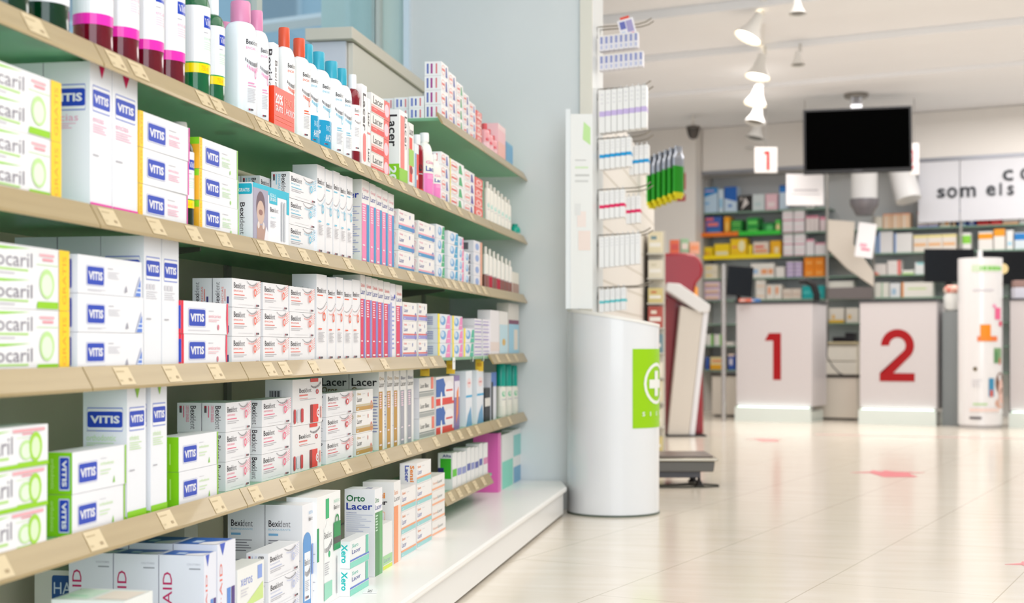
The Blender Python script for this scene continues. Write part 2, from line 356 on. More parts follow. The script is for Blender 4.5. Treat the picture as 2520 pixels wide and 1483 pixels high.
def D_perio(w, h, d):
    C = [T('PERIO·AID', .08, .12, .29, .86, 'C2125E', 1, .0), T('COLUTORIO', .62, .92, .92, .935, 'B5B5BD'), R(.67, .885, .92, .895, '9D9DA6')]
    A = [T('PERIO·AID', .12, .12, .26, .84, 'F07868', 1), G([(.12, 1), (.42, 1), (.28, .9)], '3C58C0'), R(.52, .46, .72, .62, '5B8BD8'), R(.76, .46, .95, .62, '4B2E7C'), R(.52, .28, .72, .44, '5B8BD8'), R(.76, .28, .95, .44, '7FA4E0')]
    return dict(base='E9E9F2', A=A, C=C, T=[R(.02, .05, .98, .95, '2F62B8'), R(.25, .5, .55, .7, 'C9DAF2'), G([(.02, .05), (.6, .05), (.3, .45), (.02, .45)], 'F3EFF2')])
def D_orto(w, h, d):
    C = [T('Orto', .06, .86, .68, .935, '0D6B38', 0, .018), T('Lacer', .06, .765, .93, .845, '1C35A0', 0, .016)]+lines(.06, .50, .94, .71, 9, 'B5BBD6', .25, .6)+[T('COMPOSICION', .06, .725, .4, .737, '4A57A5')]
    A = [T('Orto', .06, .84, .55, .90, '3F9156', 0, .0), T('Lacer', .06, .76, .9, .82, '4A57A5', 0, .0), R(.05, 0, .62, .73, '4E8F55'), R(.62, 0, 1, .73, '6FB374')]+lines(.1, .5, .4, .7, 6, 'C9E6CC', .5)
    return dict(base='F3F2F4', A=A, C=C, T=[T('Lacer', .3, .2, .7, .5, '4A57A5')])
def D_sensim(w, h, d):
    C = [T('colutorio', .15, .9, .62, .94, INK), T('Sensi', .06, .80, .72, .875, 'F08A2A', 0, .03), T('Lacer', .06, .72, .80, .785, INK, 0, .03), rr(.1, .52, .72, .64, 'F5C6A8', .05, .02), rr(.12, .53, .70, .63, WH, .05, .02)]
    A = [T('Sensi', .06, .84, .6, .90, 'F3A878'), T('Lacer', .06, .76, .9, .82, '8A8688'), R(0, .0, .62, .7, 'F59A66'), R(.62, 0, 1, .7, 'FBE3D2')]
    return dict(base='F2EFEC', A=A, C=C)
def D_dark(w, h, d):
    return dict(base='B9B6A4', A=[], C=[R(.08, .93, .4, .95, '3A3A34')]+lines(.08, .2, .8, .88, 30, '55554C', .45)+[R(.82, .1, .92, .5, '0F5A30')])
def D_promo(w, h, d):
    A = [R(0, .86, 1, 1, '22B8D2'), R(.44, .72, .66, .88, '22B8D2'), T('REGALO', .46, .84, .62, .90, 'E9F8FB'), T('20% GRATIS', .46, .77, .63, .83, WH, 0, .02), R(.93, .6, 1, .9, '22B8D2')]
    A += [R(.0, 0, .40, .92, 'A9A4B8'), E(.2, .62, .12, .26, '6C5560'), E(.2, .52, .10, .2, 'D3B5A4'), E(.2, .52, .055, .05, '9A6F68'), R(.10, .0, .32, .3, 'B79284'), G([(.28, 0), (.4, 0), (.4, .2), (.34, .3)], 'EEEAF0'), E(.14, .3, .03, .06, 'E4D6CF'), E(.27, .3, .03, .06, 'E4D6CF')]
    A += bexi(.46, .58, .68, .66)+lines(.46, .3, .62, .42, 5, GR)+[R(.76, .1, .80, .8, 'C5C9CF'), R(.84, .1, .88, .8, 'C5C9CF'), R(.46, .48, .6, .49, '9FD8E4')]
    C = bexi(.2, .12, .5, .66, -1)+[rr(.0, .80, .96, .98, '22B8D2', .08, .04), T('GRATIS', .1, .84, .8, .90, WH, 0, .02)]
    return dict(base='F3F3F7', A=A, C=C)
def D_xeros(w, h, d):
    return dict(base='F1EFEA', A=[T('xeros', .12, .58, .55, .74, '8E9BD8', 0, .0), R(.75, .6, .92, .92, '8DA5E2'), G([(.2, .06), (.96, .1), (.96, .5)], 'CFE48C')]+lines(.12, .3, .4, .5, 3, 'D5D2D8'), C=[R(.2, .2, .3, .8, GR)])
def D_xero(w, h, d):
    return dict(base='F2F2F2', A=[T('Xero', .1, .72, .42, .86, '58C8B0', 0, .0), T('Lacer', .1, .50, .55, .66, '4450A2', 0, .0), R(0, .0, 1, .22, '8ADBC6'), R(0, .25, 1, .31, '5A7BD0'), R(.82, .3, .97, .98, '6FC7AE')], C=[T('Xero', .3, .2, .8, .9, '22C0BC', -1, .03)])
def D_gen(w, h, d, base=WH, bands=(), C=None, word=None, wc='C0505A', A=None):
    it = [R(0, a, 1, b, c) for a, b, c in bands]
    if word: it.append(T(word, .12, .5, .62, .8, wc, 0, .0))
    if A: it += A
    return dict(base=base, A=it, C=C if C is not None else [])
def D_small(w, h, d, word='', wc='E0605A', c2='4A55A0', edge=None):
    A = [K(word, .12, .32, .48, .68, wc), E(.3, .5, .26, .34, 'F2C2BC', .8), G([(.62, .1), (.9, .1), (.78, .85), (.66, .8)], c2), R(.1, .1, .5, .14, 'D5D2D8')]
    if edge: A.append(R(0, 0, .06, 1, edge))
    C = [R(.12, .15, .24, .85, '6E7AB8'), R(.36, .15, .48, .85, 'A8468E'), K('', .62, .15, .8, .85, 'E07A80', -1)]
    return dict(base='F2EFEE', A=A, C=C)
def D_swan(w, h, d, edge='F06BB0', strip=None):
    A = [E(.42, .55, .22, .32, '6FA8DA'), E(.36, .62, .14, .2, 'C9DDF0'), G([(.62, .0), (1, .0), (1, .95), (.8, .9)], edge), R(.7, .3, .95, .34, WH)]
    if strip: A.append(R(0, 0, .16, 1, strip))
    return dict(base='E9EBF0', A=A, C=[R(.25, .2, .75, .8, '8D93C4')]+[R(.25, .2+.12*i, .75, .25+.12*i, 'E9EBF0') for i in range(5)])
CC = {}
def carton_mesh(key, fn, w, h, d, name):
    k = (key, round(w, 4), round(h, 4), round(d, 4))
    if k not in CC:
        D = fn(w, h, d); mb = MB()
        mb.box((-d, 0, 0), (0, w, h), M(D['base'], .38))
        put(mb, D.get('A', []), lambda u, v, e: (e, u*w, v*h))
        put(mb, D.get('C', []), lambda u, v, e: (-d+u*d, -e, v*h))
        put(mb, D.get('T', []), lambda u, v, e: (-v*d, u*w, h+e))
        CC[k] = mb.mesh(name, False)
    return CC[k]

# ------------------------------------------------ the shelving
XL = -1.02                                  # lower front edge of the shelf rails
XP = -1.043                                 # front plane of the goods
ZS = {'s0': 1.436, 's1': 1.165, 's2': .913, 's3': .661, 's4': .409, 's5': .214, 'base': .122}
SN = {'s0': 'short top shelf', 's1': 'bottle shelf', 's2': 'second shelf', 's3': 'third shelf', 's4': 'fourth shelf', 's5': 'low short shelf', 'base': 'base cabinet'}
_ones = ['first', 'second', 'third', 'fourth', 'fifth', 'sixth', 'seventh', 'eighth', 'ninth']
ORD = _ones+['tenth', 'eleventh', 'twelfth', 'thirteenth', 'fourteenth', 'fifteenth', 'sixteenth', 'seventeenth', 'eighteenth', 'nineteenth']
for _t in ('twent', 'thirt', 'fort', 'fift', 'sixt'): ORD += [_t+'ieth']+[_t+'y-'+q for q in _ones]
LV = {1: [''], 2: ['lower', 'upper'], 3: ['bottom', 'middle', 'top'], 4: ['bottom', 'lower middle', 'upper middle', 'top'], 5: ['bottom', 'second lowest', 'middle', 'second highest', 'top']}
POS = {}
def nextpos(s): POS[s] = POS.get(s, 0)+1; return ORD[POS[s]-1]
def S(sh, key, fn, pl, pr, pt, n, desc, dx=0., d=.045, rows=1, zb=None, H1=None, name='toothpaste_box', cat='toothpaste box', yaw=1, same=None, tilt=0):
    """a stack of n equal cartons whose aisle faces span photo columns pl..pr; pt = row of the top edge at column pl"""
    if sh == 's4' and pl > 500: dx += .02
    x = XP-dx; y0 = yat(pl, x); y1 = yat(pr, x); w = y1-y0-.0015
    zb = ZS[sh] if zb is None else zb
    hh = H1 if H1 else (zat(pl, pt, x)-zb)/n
    place = same or nextpos(sh)
    out = []
    for r in range(rows):
        for i in range(n):
            me = carton_mesh(key, fn, w, hh-.0006, d, name)
            a = radians(random.uniform(-.5, .5))*yaw if r == 0 else 0
            o = link(name, me, None, (x-r*(d+.002)-random.uniform(0, .0012)*yaw, y0+random.uniform(0, .0006), zb+i*hh+.0003), a)
            lv = LV[n][i]; lb = desc
            if lv: lb += ', %s of' % lv
            else: lb += ','
            if r: lb += ' %s row behind' % ('second', 'third')[r-1]
            lb += ' %s from left, %s' % (place, SN[sh])
            for cut in (', nearer one', ', farther one', ', nearer stack', ', farther stack', ' behind', ', set back', ' long', ' tall', ' small'):
                if len(lb.replace(',', ' ').split()) > 16: lb = lb.replace(cut, '')
            tag(o, lb, cat, 'goods on the '+SN[sh]); out.append(o)
    return out
def bottle(sh, pc, kind, desc, ztop, rx=.028, ry=.034, dx=0., p={}, name='mouthwash_bottle', cat='bottle', rz=0, zb=None):
    x = XP-rx-dx; y = yat(pc, x); zb = ZS[sh] if zb is None else zb; h = ztop-zb
    t = thing(name, '%s, %s from left, %s' % (desc, nextpos(sh), SN[sh]), cat, (x, y, zb), rz, 'goods on the '+SN[sh])
    k = ('bottle', kind, round(h, 3), rx, ry, tuple(sorted(p.items())))
    if k not in CC:
        parts = []
        def lat(prof, mat, sx=1, sy=1, seg=28): m = MB(); m.lathe(prof, mat, seg, (0, 0, 0), sx, sy); return m
        cr = p.get('cr', .52); ch = p.get('ch', .16)*h; cm = M(p['cap'], .25, trans=p.get('ct', 0))
        hb = h-ch; sh_ = p.get('sh', .14)*h; crr = cr*min(rx, ry)/1.0
        prof = [(.86, 0), (.97, .003), (1, .008)]+[(1, (hb-sh_)*q) for q in (.3, .6, 1)]
        for q in (.25, .5, .7, .85, 1): prof.append((1-(1-crr/max(rx, ry)*1.05)*(1-cos(q*pi/2)), hb-sh_+sh_*.92*sin(q*pi/2)))
        prof.append((crr/max(rx, ry)*.95, hb))
        parts.append(('body', lat(prof, M(p['liq'], p.get('rough', .12), trans=p.get('tr', 0), coat=.5, ior=1.35), rx, ry).mesh('body')))
        m = MB(); m.lathe([(crr*1.0, hb-.002), (crr*1.04, hb+.003), (crr*1.02, h-.004), (crr*.94, h)], cm, 28)
        if p.get('ct'): m.lathe([(crr*.8, hb), (crr*.8, h-.014)], M('F6F4F4', .4), 20)
        parts.append(('cap', m.mesh('cap')))
        lm = MB(); la, lb, items = LABELS[kind](h, p)
        a0 = p.get('a0', -2.7); a1 = p.get('a1', .9)
        def f(u, v, e):
            a = a0+(a1-a0)*u; q = 1.012+e*12
            return (rx*q*cos(a), ry*q*sin(a), h*(la+(lb-la)*v))
        PR[0] = .14; put(lm, items, f, 22); PR[0] = .42; parts.append(('label_print', lm.mesh('label_print')))
        CC[k] = parts
    for nm, me in CC[k]: link(nm, me, t)
    return t
def L_vitis(h, p):
    b = p['band']
    it = [R(0, .14, 1, 1, 'F3F2F5'), R(0, .0, 1, .14, b)]
    if b == 'FFE000': it += [T('750 ml', .55, .03, .72, .11, 'F0902A'), R(0, .14, 1, .16, '12A04A')]
    it += [R(.60, .68, .86, .86, BL), T('VITIS', .625, .72, .84, .82, WH, 0, .03), R(.6, .6, .7, .615, GR), T('encias' if b != 'FFE000' else 'aloe vera', .6, .50, .82, .56, 'F0A9C4' if b != 'FFE000' else 'BFE3C8')]+lines(.6, .34, .84, .47, 4, 'F5C5D6' if b != 'FFE000' else 'CDEBD4')
    return .20, .72, it
def L_bexi(h, p):
    c = p['col']; it = bexi(.52, .86, .80, .92)+[T('ENCIAS', .52, .80, .72, .83, c)]+arc(.5, .68, .84, .66, 12, '6A6468', .05)+arc(.53, .6, .84, .6, 10, c, .045)
    it += [E(.72, .5, .03, .05, c, .6), R(.55, .38, .68, .395, c), R(.55, .35, .74, .36, c)]+lines(.54, .14, .74, .32, 9, 'C2BFC5', .3)+isdin(.55, .05, .1, .022)
    if p.get('sleeve'): it += [R(.0, .0, 1, .40, p['sleeve']), T('20%', .3, .2, .47, .32, WH, 0, .02), T('AHORRO', .58, .10, .84, .2, WH, 0, 0), T('PACK', .6, .25, .74, .33, 'D8EEF6', 0, -.01)]
    return .04, .72, it
def L_box(h, p):
    return .16, .66, [R(.35, 0, 1, 1, 'F3F0F0')]+bexi(.5, .84, .8, .92)+[R(.5, .78, .7, .8, 'E07070')]+arc(.5, .66, .84, .66, 8, '6A6468', .05)+lines(.5, .3, .7, .5, 6, GR)+isdin(.52, .05, .16, .03)
def L_gingi(h, p):
    return .03, .58, [R(.2, .02, 1, .62, 'F588C6'), T('Gingi', .45, .86, .9, .97, 'F588B8', 0, .01), T('Lacer', .45, .68, .95, .82, '2B48A8', 0, .02)]+lines(.5, .46, .8, .58, 4, 'FBD0E6')
def L_plain(h, p): return .05, .6, [R(0, 0, 1, p.get('lh', .3), p.get('lc', 'EDEAE4')), E(.55, .7, .1, .1, p.get('dot', 'A9E0D8')), R(.45, .5, .7, .53, GR)]
LABELS = dict(vitis=L_vitis, bexi=L_bexi, box=L_box, gingi=L_gingi, plain=L_plain)

# ------------------------------------------------ the room
WALL = noise_mat('wall_paint', 'D9DDDD', 'DFE2E2', 2, .45, .05); WHITE = M('F1F0EE', .5); CREAM = noise_mat('ceiling_plaster', 'F8F8FA', 'FBFBFD', 3, .7, .1)
def slab(name, a, b, mat, loc=(0, 0, 0), rz=0, bevel=0):
    m = MB(); m.box(a, b, mat); return struct(m.build(name, None, loc, rz, bevel, smooth=False))
slab('floor', (-8, -4, -.1), (9, 19, 0), floor_mat())
slab('ceiling', (-1.7, -.5, 3.0), (9, 19, 3.1), CREAM)
slab('wall_right', (8.9, -4, 0), (9, 19, 3.0), WHITE)
slab('wall_middle', (-1.535, 6.04, 0), (-.742, 6.47, 3.0), WALL)
slab('wall_side', (-1.70, 6.12, 0), (-1.60, 15.2, 3.0), WALL)
slab('trim_1', (-.790, 6.025, 0), (-.738, 6.04, 3.0), M('E4DFD2', .5))
slab('trim_2', (-1.56, 6.0, .9), (-1.535, 6.06, 3.0), M('DCE9F4', .35))
slab('wall_left', (-1.70, 1.0, 0), (-1.66, 6.04, .9), WALL)
m = MB()
for y in (1.0, 2.6, 4.47, 5.98): m.box((-1.70, y, .9), (-1.66, y+.05, 3.0), M('C9CFC8', .4))
m.box((-1.70, 1.0, .9), (-1.66, 6.03, .95), M('C9CFC8', .4)); struct(m.build('window_1'))
m = MB(); m.box((-1.685, 1.05, .95), (-1.679, 5.98, 3.0), M('E4F2F4', .03, trans=1, ior=1.1)); link('glass', m.mesh('glass', False), bpy.data.objects['window_1'])
slab('window_2', (-1.95, 6.05, .0), (-1.56, 6.07, 3.0), M('D3E6E1', .25))
# back wall turned like the tiles
def slabB(name, g0, g1, v0, v1, z0, z1, mat, kind=True):
    m = MB(); m.box((0, 0, z0), (g1-g0, v1-v0, z1), mat); x, y = B(g0, v0); o = m.build(name, None, (x, y, 0), RB, smooth=False)
    return struct(o) if kind else o
GL = gB(1722, 1.55)
slabB('wall_back', GL-3.5, 4.0, 1.95, 2.05, 0, 3.0, M('E8E6E4', .6))
slabB('wall_corner', GL-3.2, GL, 1.42, 1.94, 0, 2.995, M('EFE9E2', .6))
slabB('trim_3', GL+.01, 3.2, 1.60, 1.94, 2.53, 2.995, M('EEE9E3', .6))
slabB('trim_4', GL+.01, 3.2, 1.585, 1.60, 2.505, 2.54, M('9A9CA4', .35, .6))
for i, (gd, w_, h_) in enumerate(((-.6, .10, .035), (-2.2, .16, .05), (-3.6, .22, .06), (-4.6, .10, .03))):
    slabB('trim_%d' % (5+i), -5.2, 5.0, gd, gd+w_*2.2, 2.999-h_, 2.999, CREAM)
# the building across the street, seen through the window
t = thing('office_building', 'pale blue office building seen through the shop window', 'building', (*P(720, 24), 0), TH)
m = MB(); m.box((-9, 0, 0), (2.6, 4, 14), noise_mat('render', 'A9C6D6', 'B5CFDC', .4, .8)); m.build('facade', t, smooth=False)
for i in range(6):
    for j in range(5):
        m = MB(); x = -7.6+i*1.75; z = 1.9+j*2.1
        m.box((x, -.06, z), (x+.75, 0, z+1.2), M('C9D9E2', .5)); m.box((x+.07, -.08, z+.07), (x+.68, -.06, z+1.13), M('8FA3B0', .2)); m.build('window', t, smooth=False)

# ------------------------------------------------ shelving unit
RAILM = noise_mat('price_rail_plastic', 'A28B5E', 'B0996C', 4, .34, 0, (1, .4, 12), .2); CARDM = M('D8C39A', .35); GLASSM = None
def shelf_mat():
    m = bpy.data.materials.new('green_glass_shelf'); m.use_nodes = True; b = m.node_tree.nodes['Principled BSDF']
    b.inputs['Base Color'].default_value = (*lin('AEEBBE'), 1); b.inputs['Roughness'].default_value = .3
    b.inputs['Transmission Weight'].default_value = .5; b.inputs['IOR'].default_value = 1.45
    return m
GLASSM = shelf_mat()
unit = thing('shelving_back', 'grey back panel with dark uprights behind all the long shelves', 'back panel', (0, 0, 0))
m = MB(); m.box((-1.40, 1.0, .122), (-1.362, 6.03, 1.28), noise_mat('back_panel', 'D3CBB2', 'DAD2BA', 3, .5, 0)); m.build('panel', unit, smooth=False)
YE = 6.03
def rail(sh, px0, px1, parent, cards):
    z = ZS[sh]; y0 = yat(px0, XL) if px0 > -900 else 1.0; y1 = min(yat(px1, XL), YE)
    if px0 > -900: y0 += .002
    m = MB(); m.side([(-1.0375, z+.006), (-1.035, z+.007), (-1.017, z-.026), (-1.017, z-.031), (-1.021, z-.031), (-1.039, z-.002)], y0, y1-.002, RAILM)
    r = m.build('price_rail', parent, smooth=False)
    for pc in cards:
        y = yat(pc, XL)
        if y < y0 or y > y1-.03: continue
        m = MB(); wc = .055
        def f(u, v, e): return (-1.0335+.0155*(1-v)+e*.9+.0009, y+u*wc, z+.004-.028*(1-v)+e*.4)
        m.poly([f(0, 0, 0), f(1, 0, 0), f(1, 1, 0), f(0, 1, 0)], CARDM); m.poly([f(0, 0, -.0008), f(1, 0, -.0008), f(1, 1, -.0008), f(0, 1, -.0008)], CARDM)
        put(m, [R(.1, .72, .6, .80, 'C0AA80'), R(.66, .2, .84, .36, 'A8906A'), R(.1, .2, .25, .3, 'C6B28A')], f)
        m.build('price_card', r, smooth=False)
SL = {'s1': 'long green glass bottle shelf with tan price rail, topmost long one', 's2': 'second long green glass shelf, just below the bottle shelf', 's3': 'third long green glass shelf, its tan rail nearly level', 's4': 'fourth long green glass shelf, lowest of the long ones', 's0': 'short green glass shelf above the bottles, at far end', 's5': 'short low glass shelf just above the base cabinet'}
def board(sh, y0, y1, x0=-1.35, x1=-1.040):
    t = thing('shelf', SL[sh], 'shelf', (0, 0, 0), 0, 'shelves of the long unit')
    m = MB(); m.box((x0, y0, ZS[sh]-.010), (x1, y1, ZS[sh]), GLASSM); m.build('glass_board', t, smooth=False, bevel=.0015); return t
RS = {'s1': [(-999, 252), (252, 622), (622, 912), (912, 1088), (1088, 1212), (1212, 1298)], 's2': [(-999, 243), (243, 636), (636, 914), (914, 1090), (1090, 1206), (1206, 1298)],
      's3': [(-999, 224), (224, 608), (608, 912), (912, 1097), (1213, 1299)], 's4': [(-999, 606), (606, 912), (912, 1213), (1213, 1299)], 's0': [(1087, 1190), (1190, 1298)], 's5': [(1097, 1213)]}
CD = {'s1': [70, 275, 330, 495, 530, 640, 665, 700, 725, 800, 838, 880, 925, 955, 990, 1025, 1060, 1100, 1130, 1160], 's2': [258, 375, 470, 545, 645, 690, 745, 790, 855, 930, 965, 1010, 1050, 1070, 1100, 1118, 1136, 1155, 1175, 1192],
      's3': [295, 415, 525, 660, 697, 770, 835, 945, 1040, 1066, 1225, 1250, 1270], 's4': [-20, 222, 402, 530, 624, 702, 785, 850, 945, 1000, 1028, 1072, 1110, 1132, 1155, 1175, 1228, 1255], 's0': [], 's5': [1110, 1130, 1150, 1170, 1190]}
for sh in ('s1', 's2', 's3', 's4'):
    b_ = board(sh, 1.0, YE)
    for a, b in RS[sh]: rail(sh, a, b, b_, CD[sh])
    for px in ((640, 1010, 1180) if sh == 's2' else ()):       # dark brackets under the boards
        y = yat(px, XL); m = MB(); m.side([(-1.35, ZS[sh]-.045), (-1.35, ZS[sh]-.0105), (-1.15, ZS[sh]-.0105), (-1.15, ZS[sh]-.018)], y, y+.006, M('6A6A62', .4, .3)); m.build('bracket', b_, smooth=False)
b_ = board('s0', yat(1087, -1.036), YE); [rail('s0', a, b, b_, []) for a, b in RS['s0']]
b_ = board('s5', yat(1097, -1.036), yat(1213, -1.036)); [rail('s5', a, b, b_, CD['s5']) for a, b in RS['s5']]
for px in (700, 1135):
    y = yat(px, -1.2); m = MB(); m.box((-1.361, y, .122), (-1.352, y+.03, 1.28), M('8C8A7E', .4)); m.build('upright', unit, smooth=False)
# base cabinet
bc = thing('base_cabinet', 'low white base cabinet under the long shelving unit', 'cabinet', (-.83, 3, 0))
yS = yat(1309, -.826)
for i, (a, b) in enumerate(((1.0, yS-.0015), (yS+.0015, 5.775))):
    m = MB(); m.box((-.85+.83-.0, a-3, .012), (-.826+.83, b-3, .1), M('F3F1EE', .3)); m.build('front_panel', bc, bevel=.001, smooth=False)
m = MB(); m.box((-1.36+.83, 1.0-3, .0), (-.868+.83, 6.03-3, .1), M('3A3833', .6)); m.box((-.8675+.83, 1.0-3, 0), (-.853+.83, 5.775-3, .1), M('3A3833', .6)); m.build('carcass', bc, smooth=False)
m = MB(); m.prism([(-1.36+.83, -2), (-.812+.83, -2), (-.812+.83, 5.775-3), (-.868+.83, 3.03), (-1.36+.83, 3.03)], .101, .122, M('FBF9F5', .3)); m.build('worktop', bc, bevel=.006, smooth=False)
m = MB(); m.box((0, 0, 0), (.032, .045, .0015), M('F7F7F5', .4)); put(m, [T('75 €', .3, .1, .62, .9, '3A3A3A', 1, 0)], lambda u, v, e: (u*.032, v*.045, .0015+e))
y = yat(893, -.93); tag(m.build('price_ticket', None, (-.93, y, .1224), .2, smooth=False), 'small white paper price ticket lying on the base cabinet edge', 'price ticket')
# counter at the back of the unit
yc = yat(865, -1.48); m = MB()
wc = thing('display_cabinet', 'tall beige cabinet with overhanging top behind the pink boxes', 'cabinet', (-1.48, yc, 0))
m.box((-.15, 0, 0), (-.022, .018, 1.80), M('DCDDE6', .4)); m.box((-.15, .018, 0), (-.022, 6.03-yc, 1.80), M('E4DED2', .5)); m.build('body', wc, smooth=False)
m = MB(); m.box((-.02, .022, 0), (-.001, 6.03-yc, 1.798), M('E4DED2', .5)); m.build('side_panel', wc, smooth=False, bevel=.001)
m = MB(); m.box((-.165, -.03, 1.802), (.012, 6.03-yc, 1.845), M('DDD5C6', .5)); m.build('top_board', wc, smooth=False, bevel=.002)

# ------------------------------------------------ goods, shelf by shelf, from left to right
WB = 'white box'
# short top shelf
zt = None
for k, (pl, pr, n, pt, c2, wcol) in enumerate(((1086, 1103, 4, 150, '4A55A0', 'E0605A'), (1105, 1122, 4, 175, '4A55A0', 'F09088'), (1124, 1139, 4, 200, '3FA060', 'E0605A'), (1141, 1154, 4, 226, '4A55A0', 'E0605A'), (1156, 1171, 4, 248, '8A92C8', 'E8706A'))):
    S('s0', ('sm', c2, wcol), lambda w, h, d: D_small(w, h, d, '', wcol, c2), pl, pr, pt, n, 'small white medicine box with red print', d=.055, name='medicine_box', cat='medicine box')
S('s0', ('smr',), lambda w, h, d: D_gen(w, h, d, 'E8746E', ((.1, .3, 'F6D5D0'),), A=[E(.5, .6, .3, .3, 'F6D5D0', .6)]), 1173, 1186, 270, 4, 'small red and white medicine box', d=.055, name='medicine_box', cat='medicine box')
for i, p_ in enumerate((1192, 1201, 1211)): bottle('s0', p_, 'plain', ('pink gift pouch with red ribbon' if i == 0 else ['', 'red topped pink bottle beside the gift pouch', 'clear pink bottle next to pink carton'][i]), 1.545-.012*i, .02, .022, p=dict(cap='D8545A', liq='F0A9AE', lh=.5, lc='F6C9CC', dot='D8344A', ch=.2))
S('s0', ('pk',), lambda w, h, d: D_gen(w, h, d, 'F6C3C8', ((.85, 1, 'F9D8D8'), (0, .5, 'F3B9AE')), C=[]), 1226, 1245, 302, 1, 'tall pale pink carton beside pink bottles', d=.05, name='cosmetics_box', cat='cosmetics box')
S('s0', ('bb',), lambda w, h, d: D_gen(w, h, d, '7DB2CF', ((.2, .9, '6CA6CC'),)), 1246, 1262, 347, 1, 'pale blue carton at far end', d=.05, name='cosmetics_box', cat='cosmetics box')
# stacks behind the first one, ends towards the window
y = yat(1086, XP)
for col, (n, c2) in enumerate(((2, '3C58B0'), (2, '3C58B0'), (2, '3FA060'))):
    for i in range(n):
        me = carton_mesh(('smb', c2), lambda w, h, d: dict(base='F2EFEE', A=[], C=[R(.12, .15, .26, .85, '7E88C8'), R(.4, .2, .5, .8, c2), K('', .66, .15, .84, .85, 'E07A80', -1)]), .10, .0372, .05, 'medicine_box')
        o = link('medicine_box', me, None, (XP-.0575-.0525*col, y+.012*col, ZS['s0']+i*.0376)); tag(o, 'end-on white medicine box, %s of %s stack behind top shelf front' % (LV[n][i], ORD[col]), 'medicine box', 'goods on the short top shelf')

# first long shelf: bottles
GRN = dict(liq='0B5A35', band='FFE000', cap='F2F2F2', tr=.6, rough=.06); PNK = dict(liq='8E1028', band='F531B4', cap='F2F2F2', tr=.6, rough=.06)
for pc, ds in ((10, 'dark green mouthwash bottle cut by left edge'), (112, 'dark green mouthwash bottle near left edge')): bottle('s1', pc, 'vitis', ds, 1.405, .034, .036, p=dict(GRN, liq='06401F', band='F3F2F5'))
for pc, ds in ((229, 'crimson mouthwash bottle with pink band, leftmost crimson'), (295, 'crimson mouthwash bottle, second crimson one'), (358, 'crimson mouthwash bottle, third crimson one'), (412, 'crimson mouthwash bottle half behind the green one')): bottle('s1', pc, 'vitis', ds, 1.405, .031, .033, p=PNK)
bottle('s1', 480, 'vitis', 'bright green mouthwash bottle with yellow band', 1.408, .028, .030, p=dict(GRN, liq='138048'))
bottle('s1', 522, 'vitis', 'green mouthwash bottle, partly hidden, narrow yellow band', 1.385, .024, .027, dx=.008, p=dict(GRN, liq='138048'))
PC = dict(liq='EEF0F4', cap='F39CC4', ct=.25, col='F39CC4', ch=.17, rough=.3)
bottle('s1', 553, 'bexi', 'white bottle, pink cap, behind the front pink capped ones', 1.395, .026, .030, dx=.082, p=PC)
bottle('s1', 592, 'bexi', 'large white bottle with translucent pink cap, foremost', 1.412, .034, .038, p=dict(PC, cr=.6))
bottle('s1', 631, 'bexi', 'white bottle with pink cap beside promo box', 1.410, .026, .027, dx=.001, p=PC)
OC = dict(PC, cap='F2603C', col='F0603A', liq='F4F3F1'); BC = dict(PC, cap='3FBBD6', col='6FC3E0', liq='F2F4F6')
o = S('s1', ('pro',), lambda w, h, d: dict(base='F4F3F3', A=[T('Bexident', .3, .3, .75, .8, '5A545A', -1, 0)], C=[]+bexi(.7, .35, .95, .92, -1)+[T('ENCIAS', .45, .5, .6, .92, '9FD0DE', -1)]), 673, 686, 103, 1, 'tall white promo box with orange sleeve', d=.05, name='promo_box', cat='mouthwash box', yaw=0)[0]
m = MB(); wS = yat(722, XP)-yat(673, XP); m.box((.0008, -.002, .002), (.0022, wS, .092), M('E63A0A', .3)); m.box((-.052, -.0022, .002), (.0008, -.0008, .092), M('E63A0A', .3))
put(m, [T('20%', .04, .60, .40, .84, WH, 0, .03), T('GRATIS', .04, .42, .40, .56, WH, 0, .02), R(.47, .4, .48, .86, 'FBC5B0'), T('PACK', .54, .64, .92, .82, 'F9A98E', 0, -.01), T('AHORRO', .54, .42, .98, .58, WH, 0, 0), R(.05, .3, .95, .315, 'F7805A'), R(.05, .2, .9, .21, 'F7805A')], lambda u, v, e: (.0022+e, u*wS, .002+v*.09))
m.build('orange_sleeve', o, smooth=False)
bottle('s1', 699, 'bexi', 'white bottle with orange cap in orange sleeve', 1.412, .024, .028, dx=.002, p=OC)
bottle('s1', 736, 'bexi', 'white bottle with orange cap beyond the sleeve', 1.410, .026, .033, p=OC)
bottle('s1', 756, 'bexi', 'white bottle with blue cap, partly hidden, blue base', 1.412, .026, .030, dx=.006, p=dict(BC, sleeve='1E9CC8'))
bottle('s1', 783, 'bexi', 'white bottle with blue cap and blue sleeve', 1.410, .030, .037, p=dict(BC, sleeve='1E9CC8'))
bottle('s1', 815, 'bexi', 'white bottle with blue cap beside the sleeved one', 1.408, .030, .037, p=BC)
bottle('s1', 840, 'bexi', 'white bottle with blue cap, last blue one', 1.404, .026, .033, p=BC)
bottle('s1', 867, 'box', 'crimson mouthwash bottle with white cap', 1.403, .02, .024, p=dict(liq='8E0A20', cap='F4F3F4', col='E07070', tr=.2, rough=.08, ch=.15, sh=.12))
S('s1', ('lt', 1), lambda w, h, d: dict(base='F6F2F0', A=[T('Lacer', .25, .45, .8, .9, INK, -1, .02), rr(.25, .08, .8, .42, 'F07A78', .2, .05)], C=[E(.3, .9, .12, .03, '2A2628'), R(.6, .1, .68, .9, 'F2A9A4')]), 890, 903, 205, 1, 'tall narrow white carton with red oval', d=.03, name='toothpaste_box')
